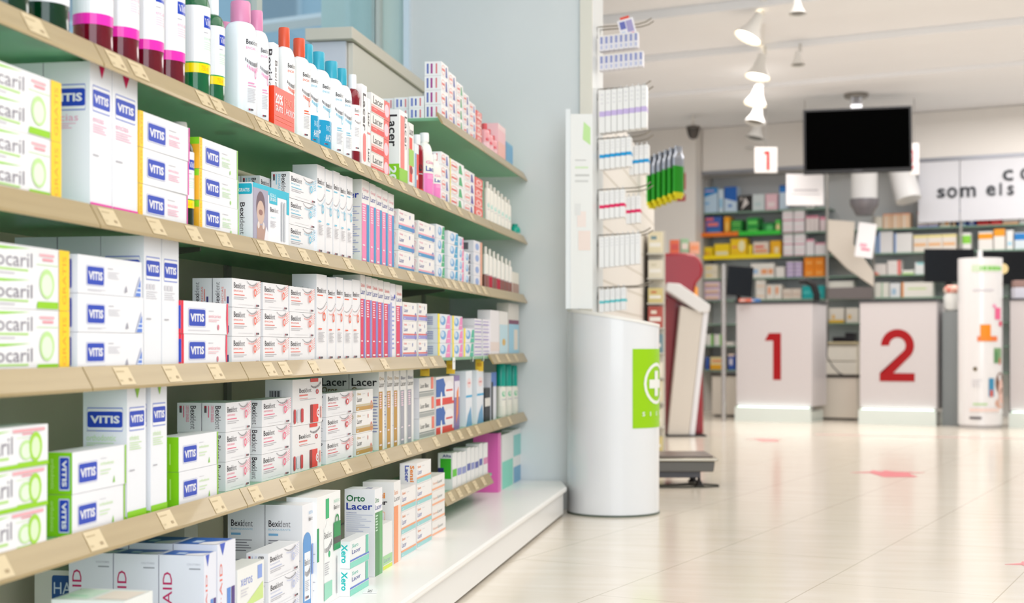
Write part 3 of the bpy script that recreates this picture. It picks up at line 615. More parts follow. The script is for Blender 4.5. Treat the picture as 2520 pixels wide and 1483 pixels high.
S('s1', ('lt', 2), lambda w, h, d: dict(base='F6F3F0', A=[T('Lacer', .2, .2, .8, .6, INK, -1, .02), R(.0, .0, 1, .05, 'F07A78')], C=[R(.2, .6, .3, .9, '2A2628')]), 904, 912, 240, 2, 'narrow white carton beside red labelled stack', d=.03)
S('s1', ('lc', 'r'), lambda w, h, d: D_gen(w, h, d, 'EFE9E4', ((.04, .32, 'E2443E'), (.36, .42, 'EFA09A')), A=[T('Lacer', .1, .5, .62, .88, '241E20', 0, 0), R(.70, 0, 1, 1, 'F0605A'), E(.84, .5, .13, .34, 'F9C9D4'), R(.1, .2, .3, .23, 'F6B5B0')], C=[T('Lacer', .3, .15, .7, .85, '241E20', -1, .0)]), 914, 958, 226, 4, 'cream box with red band')
S('s1', ('lct',), lambda w, h, d: dict(base='F3EFED', A=[R(.15, .2, .62, .93, 'EF8078'), T('Lacer', .66, .5, .95, .95, '2A2628', -1, 0), R(.0, .0, 1, .22, '8FCB2A')], C=[T('Lacer', .25, .5, .85, .93, '241E20', -1, .02), R(.1, .28, .14, .46, 'D9D2E6'), R(.0, .0, 1, .27, '8CCB1C'), T('20', .25, .03, .8, .24, WH, -1, .03)]), 983, 1003, 268, 1, 'tall carton with big black lettering and green base', d=.042)
bottle('s1', 1005, 'plain', 'slim white capped bottle behind tall carton', 1.36, .016, .018, dx=.03, p=dict(cap='F4F3F2', liq='F2F0EC'))
S('s1', ('lcs',), lambda w, h, d: dict(base='EFEAE4', A=[T('Lacer', .1, .82, .9, .94, '241E20', 0, 0), R(.1, .1, .7, .78, 'E8402E'), R(.0, .35, 1, .6, '9CCB4A'), E(.5, .28, .3, .06, '8E1020')], C=[R(.2, .2, .5, .9, '2A2628')]), 1006, 1018, 300, 1, 'slim red fronted carton with green sticker', d=.03)
bottle('s1', 1026, 'plain', 'crimson bottle with white cap and black lettering', 1.348, .02, .024, p=dict(cap='F4F3F2', liq='8E0A20', lh=.06, lc='E8402E', dot='2A2628'))
S('s1', ('lcs2',), lambda w, h, d: dict(base='E9EEF2', A=[R(.1, .0, .35, .8, '6F9FCB'), R(.45, .03, 1, .8, 'E5301E'), E(.6, .3, .15, .06, WH)], C=[]), 1021, 1031, 352, 1, 'slim blue and red carton', d=.03)
GG = dict(cap='F4F3EF', liq='F1F0E6', rough=.4)
bottle('s1', 1044, 'gingi', 'wide white bottle with pink label, nearer one', 1.372, .028, .036, p=dict(GG, sh=.35, ch=.13))
bottle('s1', 1066, 'gingi', 'wide white bottle with pink label, farther one', 1.32, .024, .030, dx=.003, p=dict(GG, sh=.3, ch=.1))
for pl, pr, pt, nm, ed, c2, wcol in ((1086, 1105, 372, 'small white box with blue mark', None, '5A66B0', 'E8807A'), (1107, 1141, 388, 'small white box with yellow edge', 'F2DC4A', '3FAA6A', 'E0605A'), (1143, 1168, 414, 'small white box with violet mark', None, '5A50A0', 'F09088')):
    S('s1', ('s1', ed, c2), lambda w, h, d: D_small(w, h, d, '', wcol, c2, ed), pl, pr, pt, 4, nm, name='medicine_box', cat='medicine box', d=.05)
S('s1', ('s1r',), lambda w, h, d: D_gen(w, h, d, 'EE6A60', ((.1, .2, 'F7D5CE'),), A=[E(.4, .55, .3, .28, 'F7D5CE', .6), R(.85, 0, 1, 1, '6FA88A')]), 1170, 1191, 434, 4, 'small red and white box', name='medicine_box', cat='medicine box', d=.05)
for i, pc in enumerate((1198, 1206, 1215, 1224, 1233, 1242, 1250)): bottle('s1', pc, 'plain', 'thin white spray bottle with clear cap', 1.325-.004*i, .013, .016, p=dict(cap='E2DAD0', liq='F1EBE0', lh=.05, ch=.14, sh=.08, dot='9FD6CC'), name='spray_bottle')
bottle('s1', 1267, 'plain', 'small teal bottle with white base', 1.22, .024, .026, p=dict(cap='0FA08C', liq='12B09A', lc='EFE9DC', lh=.4, sh=.3, dot='12B09A'))

# second long shelf
FL = lambda w, h, d: D_fluo(w, h, d)
S('s2', ('flu',), FL, -110, 150, 109, 2, 'white twin pack with green oval and yellow strip', dx=0, d=.05, yaw=0, cat='toothpaste box')
x = XP
VM = lambda w, h, d: D_vmouth(w, h, d)
S('s2', ('vm', 'p'), VM, 222, 277, None, 1, 'tall white carton with pink base, nearer one', H1=.232, d=.078, rows=2, name='mouthwash_box', cat='mouthwash box')
S('s2', ('vm', 'p'), VM, 278, 341, None, 1, 'tall white carton with pink base, farther one', H1=.232, d=.078, name='mouthwash_box', cat='mouthwash box')
S('s2', ('vp', 'pink'), lambda w, h, d: D_vpaste(w, h, d, 'pink'), 343, 464, 270, 3, 'white box with blue badge, pink right edge')
bottle('s2', 442, 'vitis', 'dark green mouthwash bottle with grey cap between stacks', 1.112, .026, .026, dx=.001, p=dict(GRN, liq='0A3A20', cap='CFCBC4', band='FFE000'))
S('s2', ('vp', 'green'), lambda w, h, d: D_vpaste(w, h, d, 'green'), 491, 587, 336, 3, 'white box with blue badge, green right edge')
S('s2', ('bp', 'blue'), lambda w, h, d: D_bpaste(w, h, d, '6FC3E0', 'ENCIAS'), 640, 690, None, 3, 'white box with light blue dots, set back', dx=.053, H1=.0535, rows=2, d=.043)
S('s2', ('promo',), D_promo, 623, 711, 447, 1, 'white box with portrait photo and turquoise corners', dx=-.006, d=.034, name='treatment_box')
S('s2', ('bp', 'blue'), lambda w, h, d: D_bpaste(w, h, d, '6FC3E0', 'ENCIAS'), 713, 778, 421, 3, 'white box with light blue dots, front', dx=.006, d=.043)
BT = lambda w, h, d: D_btall(w, h, d, '6FC3E0', 'ENCIAS')
for i, (a, b) in enumerate(((781, 801), (802, 820), (821, 837), (838, 853), (854, 869))): S('s2', ('bt', 'blue'), BT, a, b, None, 1, 'tall white carton with light blue dots', H1=.214-.003*(i % 2), d=.06, name='mouthwash_box', cat='mouthwash box')
LT = lambda w, h, d: D_ltall(w, h, d)
for i, (a, b) in enumerate(((891, 910), (911, 925), (926, 940), (941, 955), (956, 970))): S('s2', ('lt', 'g'), LT, a, b, None, 1, 'tall carton with pink and blue stripes', H1=.222-.002*i, d=.075, dx=0, name='mouthwash_box', cat='mouthwash box')
LP = lambda w, h, d: D_lpaste(w, h, d)
S('s2', ('lp', 'g'), LP, 981, 1020, 513, 3, 'white box with pink and blue bands, nearer stack')
S('s2', ('lp', 'g'), LP, 1030, 1070, 541, 3, 'white box with pink and blue bands, farther stack')
for a, b, t_, n, e_ in ((1074, 1094, 550, 4, '3FB07A'), (1103, 1127, 566, 4, '3FA6D0'), (1128, 1141, 580, 4, 'F08AB0'), (1143, 1158, 618, 3, '5A5A70')): S('s2', ('sw', e_), lambda w, h, d: D_swan(w, h, d, e_), a, b, t_, n, 'small white box with blue swirl', d=.045)
S('s2', ('or',), lambda w, h, d: D_gen(w, h, d, 'E6E4EA', (), C=[R(.2, .2, .6, .8, '6A6870')], A=[E(.4, .5, .2, .3, '8FA8D8'), R(.75, 0, 1, 1, 'E8A88C')]), 1166, 1187, 590, 4, 'small white box with salmon edge', d=.05)
for i, pc in enumerate((1194, 1204, 1214, 1224, 1234, 1244, 1253)): bottle('s2', pc, 'plain', 'thin white bottle with brown label', 1.075-.004*i, .012, .016, p=dict(cap='E6E0D6', liq='EFE9E0', lc='8C5A52' if i not in (1, 3) else 'B5283C', lh=.55, ch=.16, sh=.06, dot='EFE9E0'), name='serum_bottle')
S('s2', ('br',), lambda w, h, d: D_gen(w, h, d, 'EDE6D8', ((0, .5, 'B08A7A'),)), 1262, 1277, 668, 1, 'beige and brown carton at far end', d=.05, name='cosmetics_box', cat='cosmetics box')

# third long shelf
S('s3', ('flu',), FL, -90, 170, 583, 2, 'white twin pack with green oval and yellow strip', dx=0, d=.05, yaw=0)
S('s3', ('vl',), lambda w, h, d: D_vpaste(w, h, d, 'long'), 192, 352, 624, 3, 'long white box with blue badge and striped corner', dx=-.004, d=.04)
VG = lambda w, h, d: D_vmouth(w, h, d, 'F1F1F5', None, '---', .001, 'D5D2D8')
S('s3', ('vm', 'w'), VG, 355, 399, None, 1, 'tall plain white carton with blue badge, nearer one', H1=.226, d=.078, rows=3, name='mouthwash_box', cat='mouthwash box')
S('s3', ('vm', 'w'), VG, 400, 441, None, 1, 'tall plain white carton with blue badge, farther one', H1=.226, d=.078, name='mouthwash_box', cat='mouthwash box')
S('s3', ('vp', 'red'), lambda w, h, d: D_vpaste(w, h, d, 'red'), 446, 560, 738, 2, 'white box with blue badge and red left edge', dx=-.004)
BR = lambda w, h, d: D_bpaste(w, h, d, 'F0705E', 'ENCIAS', rot=1)
for a, b, r_ in ((571, 641, 2), (648, 711, 1), (713, 776, 1)): S('s3', ('bp', 'red'), BR, a, b, 683+(a-571)*.14, 3, 'white box with coral red dots', rows=r_, d=.04)
BTR = lambda w, h, d: D_btall(w, h, d, 'F0603A', 'ENCIAS')
for i, (a, b) in enumerate(((780, 806), (807, 827), (828, 845), (846, 866), (867, 886))): S('s3', ('bt', 'red'), BTR, a, b, None, 1, 'tall white carton with coral red dots', H1=.208-.004*(i % 2), d=.06, name='mouthwash_box', cat='mouthwash box')
LTR = lambda w, h, d: D_ltall(w, h, d, 'Clorhexidina', 'E0504E', 'Lacer', '3B4AA0', 'E23A62', '9088CC')
for i, (a, b) in enumerate(((888, 900), (901, 915), (916, 930), (931, 944), (945, 960))): S('s3', ('lt', 'r'), LTR, a, b, None, 1, 'tall carton with crimson and violet stripes', H1=.224-.002*i, d=.075, name='mouthwash_box', cat='mouthwash box')
S('s3', ('lt', 'w'), lambda w, h, d: D_gen(w, h, d, 'F2EEF2', (), A=[R(.0, .0, .3, .75, 'A9A9DC')]+lines(.35, .1, .8, .7, 10, '9AA6DC')+[T('Lacer', .1, .78, .8, .85, '3B4AA0'), E(.85, .83, .1, .03, '1F35C8')]), 961, 973, None, 1, 'tall white carton with fine blue print', H1=.214, d=.075, name='mouthwash_box', cat='mouthwash box')
S('s3', ('lt', 'r'), LTR, 975, 990, None, 1, 'tall red and violet striped carton, last one', H1=.213, d=.075, name='mouthwash_box', cat='mouthwash box')
LPR = lambda w, h, d: D_lpaste(w, h, d, 'F0908A', 'Clorhexidina', 'Lacer', 'E8706A', '9A94D4')
S('s3', ('lp', 'r'), LPR, 992, 1025, 742, 3, 'cream box with red line and violet band, nearer stack')
S('s3', ('lp', 'r'), LPR, 1030, 1052, 745, 3, 'cream box with red line and violet band, farther stack')
for a, b, t_, n, e_ in ((1077, 1109, 771, 3, 'F08AC0'), (1113, 1139, 776, 3, 'F08AC0'), (1141, 1166, 807, 2, '4FB89A')): S('s3', ('sw', e_, 1), lambda w, h, d: D_swan(w, h, d, e_, 'F7E13C'), a, b, t_, n, 'small grey box with yellow edge and blue swirl', d=.06)
for a, b, t_, n in ((1168, 1185, 783, 5), (1189, 1204, 785, 5)): S('s3', ('pu',), lambda w, h, d: D_gen(w, h, d, 'EDE8EC', ((.15, .3, '8E7CC0'), (.6, .72, 'A99CCE'))), a, b, t_, n, 'flat white box with violet lines', d=.06, dx=.006)
S('s3', ('ta',), lambda w, h, d: D_gen(w, h, d, 'EFE9EA', ((.1, .3, 'E9D8D0'),)), 1207, 1228, 762, 1, 'tall pale carton at far end', d=.05, name='cosmetics_box', cat='cosmetics box')
S('s3', ('tb',), lambda w, h, d: D_gen(w, h, d, 'EDE8E2', ((0, .7, 'C2DDE6'),), A=[E(.5, .3, .2, .08, 'D8B060')]), 1230, 1250, 765, 1, 'tall pale blue and white carton', d=.05, name='cosmetics_box', cat='cosmetics box')
S('s3', ('tc',), lambda w, h, d: D_gen(w, h, d, 'D9D2C8', ((0, .6, '9CCBE0'), (.6, .68, '7A3458')), A=[R(.5, .1, .9, .5, 'E8DED0')]), 1252, 1276, 745, 1, 'beige carton with plum bar and blue base', d=.05, name='cosmetics_box', cat='cosmetics box')

# fourth long shelf
S('s4', ('flu1',), lambda w, h, d: D_fluo(w, h, d, False, False), -130, 118, 1068, 3, 'white box with green base and green oval', dx=-.008, d=.05)
S('s4', ('vp', 'ortho'), lambda w, h, d: D_vpaste(w, h, d, 'ortho'), 179, 311, 1113, 2, 'white box with green end and blue badge, nearer stack', d=.045, dx=-.004)
VO = lambda w, h, d: D_vmouth(w, h, d, '8ED312', '8CC41A', 'orthodontic', .07, 'C9E6A8')
S('s4', ('vm', 'g'), VO, 313, 360, None, 1, 'tall white carton with green base, nearer one', H1=.222, d=.078, name='mouthwash_box', cat='mouthwash box')
S('s4', ('vm', 'g'), VO, 371, 412, None, 1, 'tall white carton with green base, farther one', H1=.226, d=.078, name='mouthwash_box', cat='mouthwash box')
S('s4', ('vp', 'ow'), lambda w, h, d: D_vpaste(w, h, d, 'orthoword'), 441, 536, 1075, 2, 'white box with lime end and blue badge, farther stack', d=.045)
BP = lambda w, h, d: D_bpaste(w, h, d, 'F26A8C', 'DIENTES SENSIBLES')
S('s4', ('bp', 'pk'), BP, 556, 617, 991, 3, 'white box with pink dots, nearer stack', rows=2, d=.05)
S('s4', ('bp', 'pk'), BP, 645, 716, 984, 3, 'white box with pink dots, farther stack', d=.05)
S('s4', ('an',), D_anti, 720, 793, 934, 2, 'large white pack with red tabs', d=.065, name='toothpaste_pack')
S('s4', ('bp', 'rd'), lambda w, h, d: D_bpaste(w, h, d, 'E0404A', 'ANTICARIES', drop=False), 803, 868, 968, 3, 'white box with red round emblem', d=.045)
LO = lambda w, h, d: D_lpaste(w, h, d, 'C9A24A', 'Oros', 'Lacer', 'CDBE9C', 'C39548', INK, 'E08070')
S('s4', ('lo',), LO, 877, 919, 960, 3, 'cream box with gold band')
LG = lambda w, h, d: D_ltall(w, h, d, 'Oros', 'B8923C', 'Lacer', '3A3430', 'C4923A', None)
for i, (a, b) in enumerate(((932, 946), (952, 966), (969, 982))): S('s4', ('lg',), lambda w, h, d: dict(D_ltall(w, h, d, 'Oros', 'B8923C', 'Lacer', '3A3430', 'C4923A', None), C=[T('Lacer', .08, .79, .94, .89, '100C0C', 0, .018), T('Oros', .08, .70, .62, .78, '7A6418', 0, .018)]+lines(.8, .2, .98, .66, 12, '8A90B8')), a, b, None, 1, 'tall cream carton with gold stripe', H1=.226-.001*i, d=.085, rows=3 if i == 0 else 1, yaw=0, name='mouthwash_box', cat='mouthwash box')
for i, (a, b) in enumerate(((986, 1000), (1003, 1018))): S('s4', ('lb',), lambda w, h, d: D_ltall(w, h, d, 'Blanc', '3A3E6A', 'Lacer', '3A3430', 'A3A3AE', None), a, b, None, 1, 'tall cream carton with silver stripe', H1=.222, d=.075, name='mouthwash_box', cat='mouthwash box')
S('s4', ('lbp',), lambda w, h, d: D_gen(w, h, d, 'F0EBE4', ((.05, .24, 'A9ABA9'), (.27, .33, '8C9090')), A=[T('Lacer Blanc', .06, .5, .64, .72, '3A3A40'), R(.8, .4, .97, 1, 'F07A66')], C=[R(0, 0, 1, 1, 'EEEAF0')]), 1032, 1069, 930, 3, 'cream box with grey band and red flash')
S('s4', ('co',), lambda w, h, d: D_gen(w, h, d, 'EDE6E4', ((.0, .1, 'E0402E'),), A=[G([(0, .3), (.7, .3), (.4, .95), (0, .9)], '2A5FB0'), E(.72, .5, .26, .34, 'F4EFF2'), K('', .54, .42, .92, .58, 'E04A4A'), R(0, .1, .9, .24, 'E5352A'), E(.28, .18, .05, .3, 'F4F4F8')]), 1073, 1117, 928, 2, 'colourful red and blue brush pack', d=.05, yaw=0, name='toothbrush_pack', cat='toothbrush pack')
S('s4', ('pu2',), lambda w, h, d: D_gen(w, h, d, '8A74A8', ((.6, .9, 'E9E2EE'),), A=[G([(.3, .1), (.7, .3), (.8, .8), (.4, .7)], 'F08A4A')]), 1119, 1132, 924, 1, 'purple and orange carton', d=.06, name='toothbrush_pack', cat='toothbrush pack')
for i, (a, b) in enumerate(((1147, 1162), (1174, 1190))): S('s4', ('pb',), lambda w, h, d: D_gen(w, h, d, 'EEF0F6', ((.52, .56, '4FB0DC'),), A=[G([(0, 0), (1, 0), (.8, .35), (.3, .2)], '6FA4CC'), E(.5, .78, .35, .09, 'F6DEDE'), K('', .3, .75, .7, .81, 'E08080')]), a, b, None, 1, 'tall white carton with blue flame', H1=.20, d=.06, name='toothbrush_box', cat='toothbrush box')
S('s4', ('bk',), lambda w, h, d: D_gen(w, h, d, '1E1C22', ((.45, .7, 'E9E4DC'),)), 1194, 1207, 955, 1, 'black and white carton', d=.05, name='cosmetics_box', cat='cosmetics box')
S('s4', ('bk2',), lambda w, h, d: D_gen(w, h, d, 'ECEAF2', ((.7, 1, '5A80C8'),), A=[R(0, 0, .35, .8, '141218')]), 1209, 1222, 916, 1, 'blue, white and black carton', d=.05, name='cosmetics_box', cat='cosmetics box')
for i, pc in enumerate((1232, 1247, 1262)): bottle('s4', pc, 'plain', 'cream bottle with big teal cap', .628-.006*i, .022, .026, dx=.004, p=dict(cap='0EA391', liq='EEE9DC', ch=.42, cr=.85, sh=.05, lh=.3, lc='E8E4D6', dot='7FC8A0'), name='shampoo_bottle')
bottle('s4', 1279, 'plain', 'clear green bottle at far end', .58, .018, .02, p=dict(cap='12B09A', liq='CFE6D2', lc='F0E9DC', dot='E08060'))

for i, (pc, c, ds) in enumerate(((1118, 'F4F3EE', 'white price tag hanging from bare part of third shelf'), (1168, 'F4F3EE', 'white price slip curling off the third shelf edge'), (1194, 'F4F3EE', 'white price slip next to the far tan rail, third shelf'))):
    y = yat(pc, -1.03); m = MB(); m.box((0, 0, -.04 if i == 0 else -.018), (.0015, .035, 0), M(c, .5)); put(m, [R(.2, .5, .8, .6, 'A9A6A0')], lambda u, v, e: (.0015+e, u*.035, -.03+.03*v)); tag(m.build('price_tag', None, (-1.036, y, ZS['s3']-.0005), .0 if i == 0 else .5, smooth=False), ds, 'price tag')
for i, (pc, ds) in enumerate(((1053, 'yellow card tag above the silver striped cartons'), (1116, 'yellow card tag above the red and blue packs'), (1186, 'yellow card tag above the blue flame carton'))):
    y = yat(pc, -1.05); m = MB(); m.box((0, 0, 0), (.03, .0015, .045), M('F2C53A', .5)); put(m, [R(.2, .4, .8, .7, 'D9A028')], lambda u, v, e: (u*.03, -e, v*.045)); tag(m.build('price_tag', None, (-1.075, y, ZS['s3']-.0565), 0, smooth=False), ds, 'price tag')

# low short shelf and base cabinet
for i, (a, b) in enumerate(((1114, 1124), (1126, 1136), (1138, 1148), (1150, 1158), (1160, 1168), (1170, 1178), (1180, 1188), (1190, 1200))):
    c_ = ('5CC41E', '8E94C8', '8E94C8', '5A60A8', '8E94C8', '5A60A8', '5A60A8', 'D88AB0')[i]
    S('s5', ('n', c_), lambda w, h, d: D_gen(w, h, d, 'EFEDEA', ((.35, .55, c_),), C=[R(.15, .3, .9, .85, '3FB82A'), R(.0, .1, .4, .6, '2C2A70'), T('Afta', .3, .88, .9, .96, '2C3A80', 0, .02)] if i == 0 else []), a, b, None, 1, 'narrow white carton with %s label' % ('green', 'violet', 'violet', 'blue', 'violet', 'blue', 'blue', 'pink')[i], H1=.125-.004*(i % 3), d=.05, name='gel_box', cat='gel box')
def base(key, fn, pl, pr, pt, n, desc, x, **kw): return S('base', key, fn, pl, pr, pt, n, desc, dx=XP-x, **kw)
xo = -.965
pq = yat(500, xo)
base(('per',), D_perio, 502, 533, 1367, 1, 'white carton with crimson vertical lettering, blue top', xo, d=.083, rows=3, name='mouthwash_box', cat='mouthwash box', yaw=0)
base(('per',), D_perio, 535, 580, 1340, 1, 'white carton with blue panels beyond crimson ones', xo, d=.083, rows=3, name='mouthwash_box', cat='mouthwash box', yaw=0)
base(('xer',), D_xeros, 584, 649, 1402, 2, 'white box with pale blue lettering and lime wedge', xo, d=.045)
base(('bpg',), lambda w, h, d: D_bpaste(w, h, d, 'B9C0E0', 'BLANQUEANTE'), 661, 738, 1362, 3, 'white box with faint grey dots', xo, d=.045)
TB_ = lambda w, h, d: D_btall(w, h, d, '9FC4D8', 'BLANQUEANTE', '5E9AD6')
base(('bbt',), TB_, 744, 771, 1243, 1, 'tall white carton with light blue tube picture', xo-.015, d=.083, rows=2, name='mouthwash_box', cat='mouthwash box', yaw=0)
base(('bgt',), D_bgreen, 780, 838, 1224, 1, 'tall white carton with green tube picture', xo-.006, d=.07, yaw=0, name='mouthwash_box', cat='mouthwash box')
base(('xro',), D_xero, 862, 908, 1332, 2, 'white box with mint and blue lettering', xo+.018, d=.03)
base(('ort',), D_orto, 922, 941, 1204, 1, 'tall carton with green and blue lettering on its side', xo-.002, d=.078, name='mouthwash_box', cat='mouthwash box', yaw=0)
base(('ort2',), lambda w, h, d: D_gen(w, h, d, 'F1EFEC', ((.1, .3, 'A9D8A0'), (.0, .08, 'D8E84A')), A=[T('Lacer', .1, .15, .8, .24, '8A90B8')]), 943, 966, 1290, 1, 'pale green carton beside tall lettered carton', xo-.008, d=.04)
base(('sem',), D_sensim, 969, 986, 1186, 1, 'tall carton with orange lettering and orange stripe', xo-.010, d=.085, name='mouthwash_box', cat='mouthwash box', yaw=0)
SE = lambda w, h, d: D_lpaste(w, h, d, 'F5A070', 'Sensi', 'Lacer', 'F5A574', '9AD5D4', '7A84B8', None)
base(('se',), SE, 988, 1024, 1205, 3, 'white box with orange and aqua bands, nearer stack', xo-.012, d=.05)
base(('se',), lambda w, h, d: dict(SE(w, h, d), C=[T('Sensi', .6, .12, .85, .9, 'F08A2A', -1, .03), T('Lacer', .3, .12, .55, .9, '3048A8', -1, .03)]), 1026, 1062, 1140, 4, 'white box with orange and aqua bands, farther stack', xo-.016, d=.05)
base(('se2',), lambda w, h, d: D_gen(w, h, d, 'F1ECE6', ((.08, .22, 'F5B088'),), A=[T('Sensi', .06, .45, .4, .62, 'F5B088'), T('Lacer', .42, .45, .8, .66, '8C8A84')]), 1064, 1096, 1174, 4, 'cream box with thin orange band', xo-.03, d=.05)
DK = lambda w, h, d: D_dark(w, h, d)
y = yat(604, -1.06)
for i, (xx, yy) in enumerate(((-1.19, 2.66), (-1.27, 2.66), (-1.27, 2.42))):
    o = link('mouthwash_box', carton_mesh(('dk',), DK, .07, .205, .072, 'mouthwash_box'), None, (xx, yy+.12, ZS['base']+.0003)); tag(o, ['shaded carton with fine print left of lettered white cartons', 'shaded carton with fine print, second back row', 'shaded carton deep behind blue topped cartons'][i]+', on the base cabinet', 'mouthwash box', 'goods on the base cabinet')
o = link('mouthwash_box', carton_mesh(('hali',), lambda w, h, d: dict(base='DAD8CE', A=[], C=[rr(.45, .3, 1.0, .95, '1C4F8E', .05, .03), T('HA', .5, .76, .95, .88, 'D5E2F0', 0, 0), T('LI', .5, .5, .95, .62, 'D5E2F0', 0, 0), R(.45, .68, 1, .69, 'DAD8CE')]), .07, .175, .075, 'mouthwash_box'), None, (xo-.258, pq+.03, ZS['base']+.0003)); tag(o, 'white carton with dark blue panel, left end of base cabinet row', 'mouthwash box', 'goods on the base cabinet')
for i in range(4):
    m = MB(); m.box((0, 0, 0), (.118, .10, .0478), M('EFEFEA', .4)); put(m, [R(.03, .1, .45, .9, 'D5E8D6'), R(.52, .15, .97, .85, 'F3E3D6'), R(.1, .3, .35, .4, 'A8D8B8')], lambda u, v, e: (u*.118, v*.10, .0478+e)); put(m, [R(.1, .3, .6, .6, 'A8D8B8')], lambda u, v, e: (u*.118, -e, v*.0478))
    tag(m.build('toothpaste_box', None, (-1.07, 2.0, .1223+i*.0484), 0, smooth=False), 'pale box, %s of stack in front of crimson lettered cartons' % LV[4][i], 'toothpaste box', 'goods on the base cabinet')
# goods at the end of the base
zb = .122
for a, b, t_, base_c, bands, ds, x_, d_ in ((1226, 1233, 1066, 'E86CB8', (), 'tall magenta carton at end of low shelf', -1.045, .10), (1236, 1262, 1070, 'F0EFEA', ((.0, .5, '8ADFC8'),), 'white carton with mint lower half', -1.05, .05), (1264, 1292, 1058, 'EFEEEA', ((.0, .3, '6FA8CC'), (.5, .9, '8AD2CC')), 'white carton with blue base and aqua top, last one', -1.05, .05)):
    S('base', ('e', base_c, ds), lambda w, h, d: D_gen(w, h, d, base_c, bands, C=[R(.1, .1, .2, .6, 'F09ACC')] if 'mag' in ds else []), a, b, t_, 1, ds, dx=XP-x_, d=d_, name='cosmetics_box', cat='cosmetics box')

# ------------------------------------------------ curved stand by the pillar
cx, cy = P(1509, 5.985); r = .193; N = 40
t = thing('collection_point', 'white half-round collection stand with green cross label', 'collection stand', (cx, cy, 0))
STW = M('EDEEF0', .25, coat=.3)
arcp = [(r*cos(a), r*sin(a)) for a in [-pi+TH+pi*i/N for i in range(N+1)]]
def topz(p):
    u = (p[0]*CT+p[1]*ST)/r; return .846-.033*(u+1)
m = MB(); m.prism(arcp, .003, .8, STW, topz); m.build('body', t)
m = MB(); m.prism([(a*1.012, b*1.012) for a, b in arcp], .0, .008, M('5A6458', .4)); m.build('foot_seal', t)
m = MB()
for i in range(N): 
    a, b = arcp[i], arcp[i+1]; za, zb_ = topz(a), topz(b)
    m.poly([(a[0]*1.012, a[1]*1.012, za+.008), (b[0]*1.012, b[1]*1.012, zb_+.008), (b[0]*.93, b[1]*.93, zb_+.008), (a[0]*.93, a[1]*.93, za+.008)], M('F4F1EA', .3))
    m.poly([(a[0]*1.012, a[1]*1.012, za-.004), (b[0]*1.012, b[1]*1.012, zb_-.004), (b[0]*1.012, b[1]*1.012, zb_+.008), (a[0]*1.012, a[1]*1.012, za+.008)], M('F4F1EA', .3))
m.build('rim', t)
m = MB(); za, zb_ = Z(1053, 5.83), Z(858, 5.83)
def f(u, v, e):
    a = -pi/2+TH+radians(20)+radians(84)*u; q = r*1.0015+e*2.5; return (q*cos(a), q*sin(a), za+(zb_-za)*v)
put(m, [R(0, 0, 1, 1, '9CD400')], f, 20)
put(m, [('e', .5, .56, .31, .265, 'F4F5EE', .84), R(.44, .40, .56, .72, 'F4F5EE'), R(.30, .50, .70, .61, 'F4F5EE')]+[T(c, .16+.155*i, .15, .16+.155*i+(.05 if c != 'I' else .02), .205, 'F4F5EE', 0, .02) for i, c in enumerate('SIGRE')], lambda u, v, e: f(u, v, e+.0006), 6)
m.build('label', t)
# poster holder above it
t = thing('poster_holder', 'narrow white upright poster holder above the half-round stand', 'poster', (*P(1392, 5.90), Z(768, 5.90)), TH)
t.location.z = .853
m = MB(); hh = Z(268, 5.9)-.853
m.box((0, 0, 0), (.020, .02, hh+.0), M('E6EAEA', .3)); m.build('post', t, smooth=False)
m = MB(); m.box((.021, .004, .0), (.112, .012, hh-.02), M('EDEDE9', .4)); put(m, [G([(.55, .87), (.9, .84), (.9, .93), (.6, .96)], 'BFE59A'), R(.2, .76, .7, .765, 'C2C2BE'), R(.2, .72, .8, .73, 'D5E8C2'), R(.2, .68, .85, .69, 'C9C9C4'), R(.2, .65, .8, .66, 'D2D2CE'), R(.3, .42, .7, .5, 'F3E4DC'), R(.35, .3, .9, .4, 'F2E0D6'), R(.2, .48, .45, .54, 'E3E3E0')], lambda u, v, e: (.021+u*.091, .004-e, v*(hh-.02)))
m.build('poster', t, smooth=False)

# ------------------------------------------------ hook wall
xh = -.742; yh0 = 6.20
panel = MB(); panel.box((-.02, 0, 0), (0, 3.0, 1.84), M('ECE7E0', .5))
for i in range(14): panel.box((-.001, 0, .12+.125*i), (.0012, 3.0, .128+.125*i), M('CFC8BC', .5))
tag(panel.build('slatted_panel', None, (-.745, 6.475, 0), 0, smooth=False), 'cream slatted display panel behind the hanging packs', 'display panel')
def hook(y, z, L, lb):
    m = MB(); m.tube([(0, 0, -.05), (0, 0, .0), (.01, 0, 0), (L*.75, 0, .006), (L*.9, 0, .015), (L, 0, .03)], .0028, M('8C867C', .3, .8)); o = m.build('display_hook', None, (xh, y, z)); tag(o, lb, 'hook', 'display hooks')
def packs(y, ztop, zbot, n, w, band, ds, L=.23, x0=.012, tilt=()):
    hgt = ztop-zbot
    for i in range(n):
        k = ('pk', band, round(hgt, 3), round(w, 4))
        if k not in CC:
            m = MB(); m.box((0, 0, 0), (w*.93, .07, hgt), M('F1F0EE', .35))
            its = [R(0, .38, 1, .50, band)] if band else []
            its += lines(.25, .6, .75, .9, 3, 'D9D6DA', .2)
            put(m, its, lambda u, v, e: (u*w*.93, -e, v*hgt)); put(m, [R(0, .38, 1, .5, band)] if band else [], lambda u, v, e: (w*.93+e, u*.07, v*hgt)); m.box((w*.3, .033, hgt), (w*.6, .036, hgt+.016), M('D9D6D2', .3)); CC[k] = m.mesh('floss_pack', False)
        o = link('floss_pack', CC[k], None, (xh+x0+i*w, y-.035, zbot+i*w*.10)); 
        if i in tilt: o.rotation_euler = (0, radians(6), 0)
        tag(o, '%s, %s of its row from the panel' % (ds, ORD[i]), 'dental floss pack', 'packs on the hooks')
